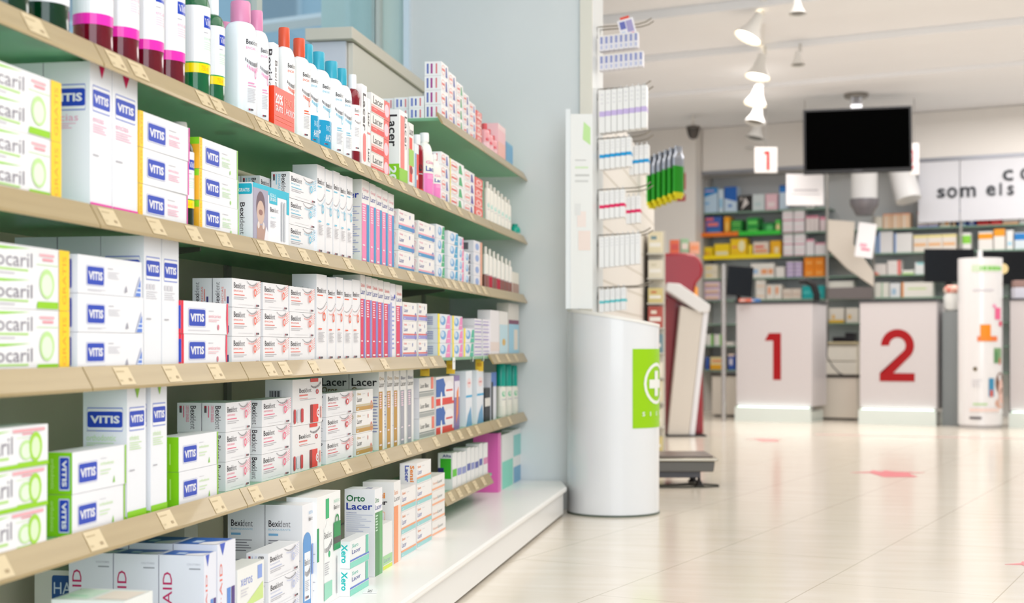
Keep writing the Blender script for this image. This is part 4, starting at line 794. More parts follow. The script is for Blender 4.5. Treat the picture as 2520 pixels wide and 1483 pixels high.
rows = (((215, 322), 8, .0262, 'C9B6E4', 'white hanging pack with lilac band'), ((338, 412), 6, .0235, '0F9BD8', 'white hanging pack with bright blue band'), ((465, 535), 5, .0225, 'E4155E', 'white hanging pack with crimson band'), ((578, 655), 8, .0225, None, 'plain white hanging pack'), ((708, 765), 5, .0235, '66C8CC', 'white hanging pack with turquoise band'))
for j, ((a, b), n, w, band, ds) in enumerate(rows):
    d_ = 6.22; zt_, zb_ = Z(a+4, d_), Z(b+2, d_)
    hook(6.26, zt_+.012, .235, 'thin metal hook carrying the %s row' % ('lilac banded', 'blue banded', 'crimson banded', 'plain white', 'turquoise banded')[j])
    packs(6.26, zt_, zb_, n, w, band, ds+', front hook')
    hook(6.40, zt_+.012, .235, 'thin metal hook just behind the %s row' % ('lilac banded', 'blue banded', 'crimson banded', 'plain white', 'turquoise banded')[j])
    if j in (1, 2): packs(6.40, zt_-.01, zb_-.01, 4 if j == 1 else 3, .022, band, ds+', rear hook', x0=.13 if j == 1 else .115)
# small blue striped packs at the top
for q, y in enumerate((6.24, 6.36)): hook(y, Z(64-8*q, 6.25), .24, 'upper hook with blue striped packs, %s one' % ('front', 'rear')[q])
def small(y, z0, n, lv):
    for i in range(n):
        k = ('sp', lv)
        if k not in CC:
            m = MB(); m.box((0, 0, 0), (.0205, .05, .066), M('ECE9EE', .4)); put(m, [R(.25, .45, .75, .92, '8A92C4'), R(.3, .1, .7, .35, 'B9BEDC'), R(.0, .93, 1, 1, 'F3EFEC')], lambda u, v, e: (u*.0205, -e, v*.066)); CC[k] = m.mesh('brush_pack', False)
        o = link('brush_pack', CC[k], None, (xh+.014+i*.0215, y, z0+i*.0016)); tag(o, 'small blue striped pack, %s row at pillar top, %s from panel' % (lv, ORD[i]), 'interdental brush pack', 'packs on the hooks')
small(6.20, Z(122, 6.2), 8, 'upper'); small(6.20, Z(170, 6.2), 9, 'lower')
m = MB(); m.box((-.035, -.01, -.085), (.035, .01, 0), M('F2EEF2', .4)); put(m, [R(.1, .5, .45, .9, '6A70B8'), R(.5, .3, .9, .9, 'A9A0CC'), R(.4, .05, .9, .25, 'E06A9A'), R(.1, .1, .35, .4, 'D5DCEC')], lambda u, v, e: (-.035+u*.07, -.01-e, -.085+v*.085)); m.box((-.02, -.006, 0), (.02, .006, .012), M('E8503A', .4))
o = m.build('brush_pack', None, (xh+.125, 6.225, Z(50, 6.25)), smooth=False); o.rotation_euler = (0, radians(-14), 0); tag(o, 'tilted brush pack with red top hanging on the upper hook', 'interdental brush pack')
# green foil bags on a farther hook
for i in range(6):
    dd = 8.3; px = 1590+13*i; x, y = P(px, dd); w = .05
    t = thing('foil_bag', 'green and silver foil bag with yellow base, %s of six from panel' % ORD[i], 'foil bag', (x+.035, y, Z(514-5*i, dd)), TH+radians(48), 'green foil bags on the far hook')
    hB = Z(385, dd)-Z(514, dd)
    for nm, z0, z1, mat in (('foil_base', 0, .12, M('D9CC1E', .25, .4)), ('foil_front', .1201, .62, M('2E9A28', .16, .5)), ('foil_top', .6201, 1, M('A9AEB8', .18, .7))):
        m = MB(); m.lathe([(.5*(1.0 if .05 < z < .85 else .7), z*hB) for z in [z0+(z1-z0)*q/6 for q in range(7)]], mat, 20, (0, 0, 0), .105, .022); m.build(nm, t)
x, y = P(1588, 8.3); hk = MB(); hk.tube([(0, 0, 0), (.2, 0, .0), (.24, 0, .02)], .003, M('8C867C', .3, .8)); tag(hk.build('display_hook', None, (x-.03, y, Z(385, 8.3))), 'far hook holding the green foil bags', 'hook', 'display hooks')
# colourful rack further along the panel
t = thing('display_rack', 'narrow rack of coloured packs at the far end of the panel', 'rack', (-.72, 8.72, 0))
m = MB(); m.box((0, 0, 0), (.10, .02, 1.40), M('DCD6CA', .5)); m.box((0, .02, 0), (.02, .5, 1.40), M('DCD6CA', .5)); m.build('back', t, smooth=False)
for i in range(9):
    m = MB(); m.box((.0, -.12, .05+i*.15), (.10, -.001, .058+i*.15), M('C9C6BC', .3)); m.build('shelf', t, smooth=False)
cols = ['D9C98A', '7FB060', 'F0705A', 'E8E0CC', 'F3A24A', '9AA8B0', 'E8DDBE', 'E05A4A', '8FBF9A', 'F2E9D8', 'C97A50', 'D8D0B8', '6F8F9A', 'F0B08A', 'E6E2D6', 'B9564A', 'D6CFA8', '9BC06A']
for i in range(9):
    for j in range(1):
        c = cols[(i*3+j*5) % 18]; m = MB(); hh_ = .10+.02*((i+j) % 3); m.box((0, 0, 0), (.085, .07, hh_-.01), M(c, .4)); put(m, [R(.1, .3, .9, .5, 'F3EFE6'), R(.2, .65, .6, .8, cols[(i+j*7+4) % 18])], lambda u, v, e: (u*.085, -e, v*(hh_-.01)))
        o = m.build('cosmetics_box', None, (-.715+j*.088, 8.63, .0585+i*.15), 0, smooth=False); tag(o, 'small coloured box on the narrow far rack, %s tier from the floor' % ORD[i], 'cosmetics box', 'boxes on the far rack')

# ------------------------------------------------ weighing platform and red kiosk
t = thing('weighing_platform', 'dark grey platform scale with steel top beyond the white stand', 'scale', (*P(1640, 7.05), 0), TH)
def pX(px, d=7.05): return (px-1640)/F*d
m = MB(); m.prism([(pX(1560), -.02), (pX(1755), -.02), (pX(1755), .32), (pX(1560), .32)], Z(1162, 7), Z(1136, 7), M('5A5650', .35, .3)); m.v = [(a*(1.03 if c_ > Z(1150, 7) and a > 0 else 1), b, c_) for a, b, c_ in m.v]; m.build('body', t, bevel=.004)
m = MB(); m.box((pX(1560), -.03, Z(1136, 7)), (pX(1766), .34, Z(1128, 7)), M('A9A294', .22, .8)); m.box((pX(1565), 0, Z(1128, 7)), (pX(1755), .30, Z(1122, 7)), M('7A6F68', .3, .3)); m.build('steel_plate', t, bevel=.005)
m = MB(); m.box((pX(1560), .01, Z(1178, 7)), (pX(1725), .30, Z(1162, 7)), M('4E4C50', .4)); m.build('frame', t, bevel=.003)
for px in (1575, 1722):
    for yy in (.03, .27): m = MB(); m.lathe([(.008, Z(1178, 7)), (.009, .03), (.016, .022), (.018, .012), (.024, .008), (.026, 0)][::-1], M('2A2624', .4, .3), 16, (pX(px), yy, 0)); m.build('foot', t)
m = MB(); m.tube([(pX(1560), -.05, .004), (pX(1640), -.06, .004), (pX(1720), -.05, .004), (pX(1768), -.01, .004), (pX(1772), .05, .004), (pX(1745), .09, .004), (pX(1700), .12, .004), (pX(1650), .06, .004), (pX(1600), .02, .004)], .004, M('3A3A30', .5)); tag(m.build('power_cable', None, (*P(1640, 7.05), 0.0), TH), 'dark power cable looping on the floor under the scale', 'cable')
D = 11.05; s = D/F
t = thing('health_kiosk', 'red and white health measuring kiosk beyond the white stand', 'kiosk', (*P(1650, D), 0), TH)
def kx(px): return (px-1650)*s
def kz(py): return Z(py, D)
out = [(kx(1600), kz(1072)), (kx(1736), kz(1072)), (kx(1733), kz(900)), (kx(1731), kz(745)), (kx(1716), kz(715)), (kx(1718), kz(695)), (kx(1732), kz(680)), (kx(1735), kz(660)), (kx(1730), kz(638)), (kx(1715), kz(624)), (kx(1690), kz(619)), (kx(1600), kz(622))]
REDM = M('9C1626', .32, coat=.15); m = MB(); m.side(out, .1, .42, REDM); m.build('column', t, bevel=.02)
m = MB(); m.side([(kx(1642), kz(735)), (kx(1664), kz(735)), (kx(1640), kz(1066)), (kx(1600), kz(1066))], .02, .099, M('8E1E22', .35)); m.build('side_panel', t, smooth=False)
m = MB(); m.side([(kx(1634), kz(714)), (kx(1638), kz(697)), (kx(1668), kz(700)), (kx(1742), kz(752)), (kx(1740), kz(768)), (kx(1716), kz(770))], -.14, .098, M('EFEDEC', .3)); m.build('console', t, bevel=.006)
m = MB(); m.side([(kx(1672), kz(752)), (kx(1726), kz(772)), (kx(1692), kz(1068)), (kx(1640), kz(1068))], -.10, .018, M('E4DBD0', .35)); m.build('front_leg', t, bevel=.005)
m = MB(); m.side([(kx(1727), kz(768)), (kx(1740), kz(764)), (kx(1706), kz(1068)), (kx(1693), kz(1068))], -.10, .018, M('F4F2F6', .3)); put(m, lines(.3, .1, .7, .6, 8, 'E6B5BE'), lambda u, v, e: (kx(1690)+v*kx(1684)*.9+u*.03, -.1-e, kz(1060)+v*.8)) if False else None; m.build('leg_edge', t, smooth=False)
m = MB(); m.side([(kx(1706), kz(745)), (kx(1720), kz(735)), (kx(1720), kz(708)), (kx(1714), kz(702))], .05, .099, M('F0A040', .3)); m.build('orange_inset', t, smooth=False)
m = MB(); m.box((kx(1598), -.12, 0), (kx(1734), .40, kz(1068)), M('1E1C1C', .5)); m.build('base', t, smooth=False)
for i, (a, b, tp, c, c2) in enumerate(((1650, 1672, 585, 'E87048', 'D85A50'), (1676, 1695, 582, '9CC8A0', 'E9E6DA'), (1697, 1722, 590, 'F0B89A', 'F3A070'))):
    m = MB(); w = (b-a)*s; h_ = kz(tp)-kz(620); m.box((0, 0, 0), (w, .08, h_), M(c, .4)); put(m, [R(.1, .3, .9, .7, c2)], lambda u, v, e: (u*w, -e, v*h_)); 
    x, y = P(a, D+.27); tag(m.build('leaflet_box', None, (x, y, kz(618.5)), TH, smooth=False), ['orange carton on top of the red kiosk', 'mint green carton on top of the red kiosk', 'peach carton on top of the red kiosk'][i], 'box')

# ------------------------------------------------ counters
CW = M('D3CDCE', .35); LED = M('EAFBF2', .5, emit=3)
def counter(g0, g1, num, lb, dep_=.5):
    w = g1-g0; x, y = B(g0, 0); t = thing('service_counter', lb, 'counter', (x, y, 0), RB, 'service counters')
    m = MB(); m.box((0, 0, .145), (w, dep_, 1.085), CW); m.build('body', t, bevel=.004, smooth=False)
    m = MB(); m.box((-.01, -.01, 1.086), (w+.01, dep_+.01, 1.103), M('4A4A50', .3)); m.build('top', t, smooth=False)
    m = MB(); m.box((.03, .02, .0), (w-.03, dep_-.02, .1), M('DCE6E0', .2)); m.build('plinth', t, smooth=False)
    m = MB(); m.box((.02, -.028, .1345), (w-.02, -.003, .138), LED); m.build('light_strip', t, smooth=False)
    m = MB(); m.box((0, -.03, .129), (w, -.0005, .134), M('DDEEE6', .1)); m.box((-.005, -.03, .0), (w, -.011, .1285), M('E6EFEA', .15)); m.build('glass_skirt', t, smooth=False)
    if num:
        m = MB(); c = w*.5
        q0 = c-.17 if num == '1' else c-.158; zz = .385; NR = 'A3000C'
        g = lambda u, v, e: (q0+u, -e*2, zz+v)
        if num == '1': put(m, [G([(.165, 0), (.24, 0), (.24, .43), (.125, .43), (.085, .36), (.165, .36)], NR)], g)
        else:
            ar = [radians(180-8*i) for i in range(28)]
            its = [G([(.155+.145*cos(a), .315+.145*sin(a)), (.155+.145*cos(b), .315+.145*sin(b)), (.155+.072*cos(b), .315+.072*sin(b)), (.155+.072*cos(a), .315+.072*sin(a))], NR) for a, b in zip(ar, ar[1:])]
            e_ = ar[-1]; its += [G([(.155+.145*cos(e_), .315+.145*sin(e_)), (.118, .072), (0, .072), (0, .042), (.155+.072*cos(e_), .315+.072*sin(e_))], NR), R(0, 0, .305, .072, NR)]
            put(m, its, g)
        m.build('number', t, smooth=False)
    return t
GC = [(-.715, 0, '1', 'white service counter with large red number 1'), (.435, 1.105, '2', 'white service counter with large red number 2'), (1.713, 2.4, None, 'white service counter cut by the right edge')]
for a in GC: counter(*a)
def lowcab(g0, g1, v, lb):
    x, y = B(g0, v); w = g1-g0; t = thing('low_cabinet', lb, 'cabinet', (x, y, 0), RB, 'low cabinets between counters')
    m = MB(); m.box((0, 0, 0.02), (w, .4, .40), M('E4DBCE', .4)); m.build('body', t, bevel=.003, smooth=False)
    m = MB(); m.box((-.01, -.01, .401), (w+.01, .4, .425), M('35302C', .3)); m.build('top', t, smooth=False); m = MB(); m.box((.02, .03, 0), (w-.02, .38, .0195), M('4A4640', .5)); m.build('plinth', t, smooth=False)
lowcab(gB(2003, .6), gB(2108, .6), .6, 'low beige cabinet with black top between counters 1 and 2')
lowcab(gB(1752, .7), gB(1812, .7), .7, 'low beige cabinet with black top left of counter 1')
m = MB()
for i, s_ in enumerate((-.25, -.08)): pass
x, y = B(gB(2003, 1.15), 1.15); m = MB(); w_ = gB(2108, 1.15)-gB(2003, 1.15)
t = thing('drawer_unit', 'cream drawer unit behind the gap between counters 1 and 2', 'drawers', (x, y, 0), RB)
m.box((0, .02, 0), (w_, .3, .72), M('E2DACB', .4)); m.build('body', t, smooth=False)
for i in range(3): m = MB(); m.box((.01, 0, .24+i*.155), (w_-.01, .019, .385+i*.155), M('EAE3D6', .4)); m.build('drawer', t, bevel=.004, smooth=False)
m = MB(); m.box((-.01, -.02, .721), (w_+.01, .3, .735), M('D9C9A0', .4)); m.build('top', t, smooth=False)
x2, y2 = B(gB(2048, 1.16), 1.16); m = MB(); m.box((0, 0, 0), (.22, .14, .05), M('201E22', .3)); m.box((.12, .02, .05), (.22, .12, .09), M('201E22', .3)); tag(m.build('card_terminal', None, (x2, y2, .7365), RB, bevel=.006), 'black card machine on the cream drawer unit', 'card terminal')
m = MB(); a = B(gB(2032, .55), .55); pts = [(0, 0, 1.0), (.02, 0, .8), (.01, 0, .6), (.07, .0, .5), (.13, 0, .44), (.16, 0, .43)]; m.tube(pts, .006, M('3A3634', .5)); tag(m.build('power_cable', None, (a[0], a[1], 0), RB), 'thin dark cable hanging beside counter 1', 'cable')

# ------------------------------------------------ back wall shelving
VB = 1.62
zs = [2.105, 1.866, 1.625, 1.405, 1.18, .93, .70, .445]
BN = ['top', 'second', 'third', 'fourth', 'fifth', 'sixth', 'seventh', 'lowest']
g0, gm, g1 = gB(1730, VB), gB(2036, VB), gB(2545, VB)
x, y = B(g0, VB)
bu = thing('wall_shelving', 'full height glass shelving on the back wall behind the counters', 'shelving unit', (x, y, 0), RB)
BP_ = M('D9DBDC', .5); m = MB(); m.box((0, .30, .2), (g1-g0, .32, 2.5), BP_); m.build('back_panel', bu, smooth=False)
for gi in (g0, gm, gB(2150, VB), gB(2365, VB)):
    m = MB(); m.box((gi-g0-.012, -.01, .0), (gi-g0+.012, .012, 2.5 if gi in (g0, gm) else 2.0), M('B4B2AE', .3, .7)); m.build('post', bu, smooth=False)
m = MB(); m.box((0, -.012, 2.47), (gm-g0, .012, 2.492), M('8A8884', .3, .7)); m.build('top_bar', bu, smooth=False)
for i, z in enumerate(zs):
    m = MB(); m.box((.013 if i == 0 else .013, .0, z-.014), ((gm if i == 0 else g1)-g0, .295, z), M('7FA08C', .15)); m.build('shelf', bu, smooth=False)
for a_, b_, i, c in ((1728, 1818, 1, 'F07A1A'), (1820, 1922, 1, '32C83A'), (1732, 1922, 2, 'FBDD00')):
    ga, gb_ = gB(a_, VB), gB(b_, VB); m = MB(); m.box((ga-g0, -.02, zs[i]-.018), (gb_-g0, -.014, zs[i]+.028), M(c, .3)); m.box((ga-g0, -.02, zs[i]-.018), (gb_-g0, -.001, zs[i]-.015), M(c, .3)); m.build('tray_front', bu, smooth=False)
cnt = {}
def bi(i, a, b, top, col, items=(), n=1, cols=1, ds='white carton', zb=None, v=None, cat='medicine carton', name='medicine_carton'):
    v = VB+.02 if v is None else v; ga, gb_ = gB(a, v), gB(b, v); w = (gb_-ga)/cols; d_ = dB(ga, v); z0 = zs[i] if zb is None else zb
    h = (EYE+(HOR-top)*d_/F-z0)/n
    for c in range(cols):
        cnt[i] = cnt.get(i, 0)+1
        for k in range(n):
            key = ('bi', col, str(items), round(w, 3), round(h, 3))
            if key not in CC:
                m = MB(); m.box((0, 0, 0), (w-.004, .14, h-.002), M(col, .4)); put(m, list(items), lambda u, q, e: (u*(w-.004), -e*2, q*(h-.002))); CC[key] = m.mesh(name, False)
            xx, yy = B(ga+c*w, v); o = link(name, CC[key], None, (xx, yy, z0+k*h+.0005), RB)
            lv = LV[n][k]; tag(o, '%s, %s%s on the %s wall shelf' % (ds, (lv+' of ') if lv else '', ORD[cnt[i]-1]+' from left', BN[i]), cat, 'cartons on the back wall shelves')
bi(0, 1727, 1766, 463, 'BFD8EC', [G([(0, .6), (1, .8), (1, 1), (0, 1)], '1B87CC'), K('', .15, .82, .8, .93, 'D9A8C8'), R(.2, .35, .5, .42, '5FA8DC')], ds='large blue and white carton')
bi(0, 1768, 1781, 466, 'CFE0EE', [R(.2, .2, .8, .6, '8FC4E4')], ds='pale blue carton')
bi(0, 1783, 1814, 460, 'C9DDF0', [G([(0, .55), (1, .4), (1, 1), (0, 1)], '1E62B8'), R(.3, .2, .6, .3, '3C7CC8')], ds='deep blue and white carton')
bi(0, 1818, 1850, 481, '2A2626', [G([(.2, .1), (.8, .5), (.5, .9)], 'E0D9D6'), G([(.1, .6), (.3, .8), (.2, .95)], 'D9D0CC')], ds='black and white carton')
bi(0, 1852, 1882, 478, 'D6E0E2', [R(.2, .3, .7, .5, 'C2D6D8')], ds='pale grey carton')
bi(0, 1884, 1914, 477, 'EFC6D0', [R(.2, .2, .8, .5, 'F4E2E4')], ds='pink carton')
bi(0, 1918, 1936, 455, 'C9DCEE', [R(0, .7, 1, .92, '2378C8'), R(0, .92, 1, 1, '1F4C90')], ds='slim blue topped carton')
bi(0, 1985, 2005, 500, 'E9E4E2', [R(.2, .2, .8, .8, 'C9C4C4')], ds='small white carton')
bi(1, 1718, 1736, 545, 'F0A078', [R(.2, .2, .8, .5, 'F6C9B0')], ds='salmon carton')
bi(1, 1737, 1776, 534, '3C62B0', [R(.1, .5, .8, .68, 'F08078'), R(.0, .8, .5, .95, 'E86A70'), R(.2, .0, .9, .3, '2E8AD0')], ds='blue carton with red lettering')
bi(1, 1782, 1797, 533, 'F5A81E', [R(.3, .2, .7, .7, 'F8D06A')], ds='yellow carton')
bi(1, 1799, 1826, 542, '23963A', [R(.1, .2, .9, .35, '7FD060'), R(.1, .6, .9, .75, '7FD060')], n=2, ds='bright green carton')
bi(1, 1838, 1870, 536, '1F9E3C', [R(.1, .2, .9, .6, '6FD862'), R(.85, .1, 1, .9, '12501E')], n=2, ds='bright green carton with lime stripe')
bi(1, 1876, 1906, 548, '17803A', [E(.6, .5, .3, .3, '5FC870')], ds='dark green carton')
bi(1, 1908, 1922, 540, '4FB84A', [E(.5, .4, .35, .3, 'F2D8A0')], ds='green carton with cream spot')
PK = [R(0, 0, 1, .08, 'E884A8'), R(.1, .4, .9, .5, 'F6DCE4')]
bi(1, 1926, 1952, 514, 'F0EAEC', PK, n=2, ds='white carton with pink edge'); bi(1, 1954, 1980, 514, 'F0EAEC', PK, n=2, ds='white carton with pink edge')
bi(1, 1984, 2015, 531, 'F0E4E2', [R(0, .85, 1, 1, 'E890A8')], cols=3, ds='slim cream carton with pink top'); bi(1, 2018, 2032, 533, 'F0DDE0', [R(0, .8, 1, 1, 'E890A8')], ds='pink topped carton')
bi(2, 1728, 1754, 608, 'FBDA10', [R(.2, .2, .8, .6, 'F3B92A')], ds='small yellow carton'); bi(2, 1758, 1796, 600, 'FBD80A', [R(.1, .1, .9, .45, 'F6EFC8')], ds='yellow and white carton')
bi(2, 1798, 1838, 587, 'FBD010', [E(.7, .6, .2, .3, 'F8F0C0'), R(.1, .5, .4, .6, 'F0886A')], ds='large yellow carton'); bi(2, 1841, 1852, 602, 'F9D828', [], ds='slim yellow carton')
bi(2, 1854, 1892, 595, 'EAD9C9', [R(.1, .3, .9, .5, 'F0A070'), R(.1, .6, .7, .75, 'E8604A')], ds='cream and orange carton'); bi(2, 1896, 1922, 592, 'F3B416', [R(.4, .2, .8, .6, 'F9E4B0')], ds='amber carton')
bi(2, 1928, 1952, 574, 'F1ECEE', PK, n=2, ds='white carton with pink edge'); bi(2, 1955, 1982, 574, 'F1ECEE', PK, n=2, ds='white carton with pink edge'); bi(2, 1984, 2004, 588, 'F1ECEE', [R(0, .85, 1, 1, 'EDA4B8')], ds='white carton with pink top'); bi(2, 2006, 2032, 597, 'F1ECEE', [R(0, .85, 1, 1, 'EDA4B8')], ds='small white carton with pink top')
bi(3, 1730, 1766, 651, 'EDE3CC', [R(.2, .4, .6, .6, 'F0D04A')], n=2, ds='cream carton'); bi(3, 1848, 1906, 648, 'F0EBE4', [R(.1, .3, .3, .6, 'A9C8E8'), R(.45, .25, .7, .6, 'F3A876'), R(.75, .25, .95, .6, 'F3A876')], ds='wide white carton with orange patches')
bi(3, 1909, 1931, 656, 'EFE9E4', [], ds='small plain carton'); 
for a in (1936, 1956): bi(3, a, a+18, 644, 'E6D9EA', [R(0, .1, 1, .5, '9A7CC0')], n=4, ds='small violet striped carton')
bi(3, 1979, 2029, 632, 'F68C12', [R(.2, .3, .8, .5, 'F9B25A')], n=2, cols=2, ds='orange carton')
bi(4, 1732, 1772, 692, 'E6CFDC', [R(.1, .2, .9, .5, 'EFC89A'), R(0, 0, 1, .1, '9A5A9A')], n=3, ds='pink and peach carton'); bi(4, 1860, 1884, 688, 'EDE6DC', [R(.1, .3, .9, .4, 'E9B98A')], n=2, ds='cream carton')
bi(4, 1886, 1924, 700, 'EFE8DE', [E(.4, .6, .2, .3, 'EFA070')], cols=2, ds='rounded white pack'); bi(4, 1926, 1972, 710, 'E3D5C8', [R(.1, .3, .9, .6, 'D9C4B4')], cols=2, ds='beige carton'); bi(4, 1974, 2030, 703, '14A3A4', [R(.1, .4, .7, .6, '4FC4C0')], cols=2, ds='teal carton')
bi(6, 1737, 1756, 822, 'EDEBE6', [R(.7, 0, 1, 1, '6FC03A')], ds='white carton with green edge'); bi(6, 1758, 1778, 822, 'EDEBE6', [R(.7, 0, 1, 1, '6FC03A')], ds='white carton with green edge'); bi(6, 1782, 1806, 840, 'E9E2DC', [], ds='small cream carton')
bi(7, 1737, 1745, 878, '3C62B8', [], ds='small blue carton'); bi(7, 1748, 1786, 878, 'F0E0A8', [R(0, 0, 1, .4, 'F2B01E'), R(.1, .6, .9, .8, 'F0A070')], ds='yellow based carton'); bi(7, 1792, 1808, 870, '2F55B0', [R(.2, .3, .7, .7, 'E9E4F0'), R(0, .85, 1, 1, 'F0D8C8')], ds='blue tub')
bi(5, 2040, 2078, 757, 'F0E9DE', [R(0, 0, 1, .2, 'EFC030'), E(.3, .4, .1, .15, 'F0C060')], ds='white carton with yellow base'); bi(5, 2082, 2112, 757, 'F0E9DE', [E(.3, .4, .15, .15, 'F0C060')], ds='white carton with yellow spot')
# right hand sections
bi(1, 2152, 2172, 533, 'F1EBDC', [R(0, 0, 1, .1, '9CD09A')], ds='white carton with green foot'); bi(1, 2173, 2240, 526, 'F3D0B0', [R(0, .9, 1, 1, 'F4A880'), R(.3, 0, .45, .9, 'F6ECDF')], cols=3, ds='peach and white carton')
bi(1, 2258, 2310, 521, 'F1E9E6', [R(0, .85, 1, 1, 'E05050'), R(0, 0, 1, .1, '8A8ADC')], cols=2, ds='white carton with red top'); bi(1, 2314, 2340, 521, 'EDE2D2', [R(0, .8, .5, 1, 'D8604A'), R(.5, .1, .8, .5, 'F0A83A')], ds='cream and red carton'); bi(1, 2344, 2352, 528, 'EBC9A8', [], ds='slim tan carton')
bi(1, 2357, 2378, 514, '2D6CB8', [R(.6, .1, .9, .9, 'BFD8F0')], n=3, ds='blue carton'); bi(1, 2381, 2402, 490, '2B3F9C', [E(.5, .4, .3, .3, 'D8E2F4')], n=2, ds='dark blue tub')
bi(1, 2405, 2436, 495, 'D42A30', [R(.1, .4, .9, .5, 'A81820')], n=3, ds='red carton'); bi(1, 2438, 2466, 488, 'E8262A', [R(.1, .4, .8, .55, 'F2888A')], n=4, ds='bright red carton'); bi(1, 2468, 2508, 522, 'F3EDE6', [R(0, .8, 1, 1, 'F6B080'), R(0, 0, 1, .15, 'F4A860')], ds='white carton with orange edges'); bi(1, 2510, 2540, 523, 'ECE9E9', [], ds='white carton at right edge')
bi(2, 2148, 2160, 580, 'E9E9EE', [R(.6, 0, 1, 1, '8FB4E0')], ds='slim white and blue carton'); bi(2, 2162, 2198, 570, 'EEECEC', [R(0, 0, .12, 1, '8FB0E4')], ds='large white carton with blue edge'); bi(2, 2201, 2245, 574, 'F0EEEC', [R(0, 0, .1, 1, '8FB0E4')], ds='white carton with thin blue edge')
bi(2, 2248, 2355, 578, 'F1E6DA', [R(.05, .35, .9, .5, 'F3B878'), R(.0, .85, 1, .95, 'F0E06A')], cols=3, ds='cream carton with orange wave'); bi(2, 2360, 2390, 573, 'F2F0EA', [R(0, .4, 1, .85, '8FD84A')], ds='white carton with lime band')
bi(2, 2408, 2444, 570, 'F3EEE8', [R(0, .6, 1, .9, 'F6A01E')], ds='white carton with orange top'); bi(2, 2446, 2474, 563, 'F3EEE8', [R(0, .65, 1, 1, 'F6A01E')], ds='taller white carton with orange top'); bi(2, 2477, 2494, 566, 'F0EEEC', [R(.2, .2, .8, .4, 'A8D8EC')], ds='white carton with pale blue mark'); bi(2, 2497, 2530, 572, 'DDE6EC', [R(0, .55, 1, .95, '1F7FC8')], ds='blue topped carton')
bi(3, 2152, 2182, 649, 'F1E9E4', [G([(0, 0), (.5, 0), (0, .4)], 'F0806A')], ds='white carton with red corner'); bi(3, 2184, 2218, 641, 'F2ECE8', [R(.75, 0, 1, 1, 'EE8078')], ds='white carton with red edge'); bi(3, 2221, 2250, 664, 'EFF0E6', [R(0, 0, 1, .3, 'A9DC5A')], ds='flat white carton with lime base'); bi(3, 2252, 2274, 645, 'EFF2F2', [R(.2, .8, 1, 1, '9CD8DC')], ds='white carton with aqua top')
bi(4, 2152, 2188, 695, 'F0EEE4', [R(.0, 0, .1, 1, '6FC890')], cols=2, ds='white carton with green edge'); bi(4, 2190, 2216, 696, 'ECEEF0', [R(.2, .2, .6, .6, 'A9C8E0')], ds='white carton with blue mark'); bi(4, 2219, 2296, 694, 'F2EFE6', [R(0, 0, .06, 1, 'F59A3A'), R(.2, .5, .8, .62, 'D5E8B0')], ds='wide white carton with orange edge')
bi(4, 2040, 2100, 692, 'EFEDE4', [R(.2, .3, .7, .5, 'CBE09A')], ds='white carton with faint green label')
# sign board with lettering
gS, gE = gB(2262, VB), gB(2545, VB)
x, y = B(gS, VB-.04); t = thing('sign_board', 'white sign board above the right shelves with dark lettering', 'sign', (x, y, 0), RB)
gj = gB(2364, VB)
for a_, b_ in ((gS, gj-.004), (gj+.004, gE)): m = MB(); m.box((a_-gS, 0, 1.91), (b_-gS, .02, 2.50), M('DDDDE2', .4)); m.build('panel', t, smooth=False)
def letter(ch, px0, px1, py0, py1):
    ga, gb_ = gB(px0, VB-.05), gB(px1, VB-.05); d_ = dB(ga, VB-.05); z0, z1 = Z(py1, d_), Z(py0, d_); m = MB()
    vv, ff = glyphs(ch, .012); n = len(vv); mt = m.mi(M('20262E', .4))
    for e in (-.012, -.001): m.v += [(ga-gS+a*(gb_-ga), e, z0+b*(z1-z0)) for a, b in vv]
    from collections import Counter
    ed = Counter()
    for q in ff:
        for i in range(len(q)): ed[(q[i], q[(i+1) % len(q)])] += 1
        m.f.append(tuple(q)); m.m.append(mt)
    for (i, j) in ed:
        if (j, i) not in ed: m.f.append((i, j, j+n, i+n)); m.m.append(mt)
    m.build('letter', t, smooth=False)
for a in (('s', 2306, 2326, 464, 487), ('o', 2331, 2355, 461, 487), ('m', 2364, 2401, 460, 485), ('e', 2427, 2450, 456, 482), ('l', 2460, 2465, 450, 480), ('s', 2479, 2495, 456, 480), ('c', 2467, 2493, 418, 445), ('o', 2511, 2538, 414, 442)): letter(*a)

# ------------------------------------------------ things on and above the counters
def monitor(px0, px1, py0, py1, d, lb, rz=0, back=False, name='monitor', tilt=0):
    x, y = P(px0, d); w = (px1-px0)*d/F; z0, z1 = Z(py1, d), Z(py0, d)
    t = thing(name, lb, 'monitor', (x, y, z0), TH+rz); h = z1-z0
    m = MB(); m.box((0, 0, 0), (w, .03, h), M('17161A', .25)); o = m.build('housing', t, bevel=.004, smooth=False)
    m = MB(); m.box((.012, -.002, .015), (w-.012, -.0003, h-.012), M('0C0C10', .08)); m.build('screen', t, smooth=False)
    m = MB(); m.box((w*.45, .031, -.0), (w*.55, .06, h*.5), M('17161A', .4)); m.build('stand', t, smooth=False)
    t.rotation_euler = (0, tilt, TH+rz); return t
t = monitor(1787, 1852, 652, 726, 13.25, 'black tilted monitor at left end of counter 1', .1, tilt=radians(4)); tm = t
x, y = P(1781, 13.2); m = MB(); m.tube([(0, 0, 0), (0, 0, Z(650, 13.2))], .022, M('B9B4B0', .2, .8), 14); tag(m.build('chrome_post', None, (x, y, 0)), 'chrome post left of counter 1', 'post')
m = MB(); m.lathe([(.05, -.052), (.045, -.05), (.02, -.03), (.018, .06)], M('1C1A1C', .4), 16, (.135, .065, 0)); m.build('foot', t)
monitor(2276, 2398, 612, 694, 13.3, 'black monitor behind counter 2')
monitor(2420, 2560, 617, 700, 13.3, 'black monitor behind right counter, cut by frame edge')
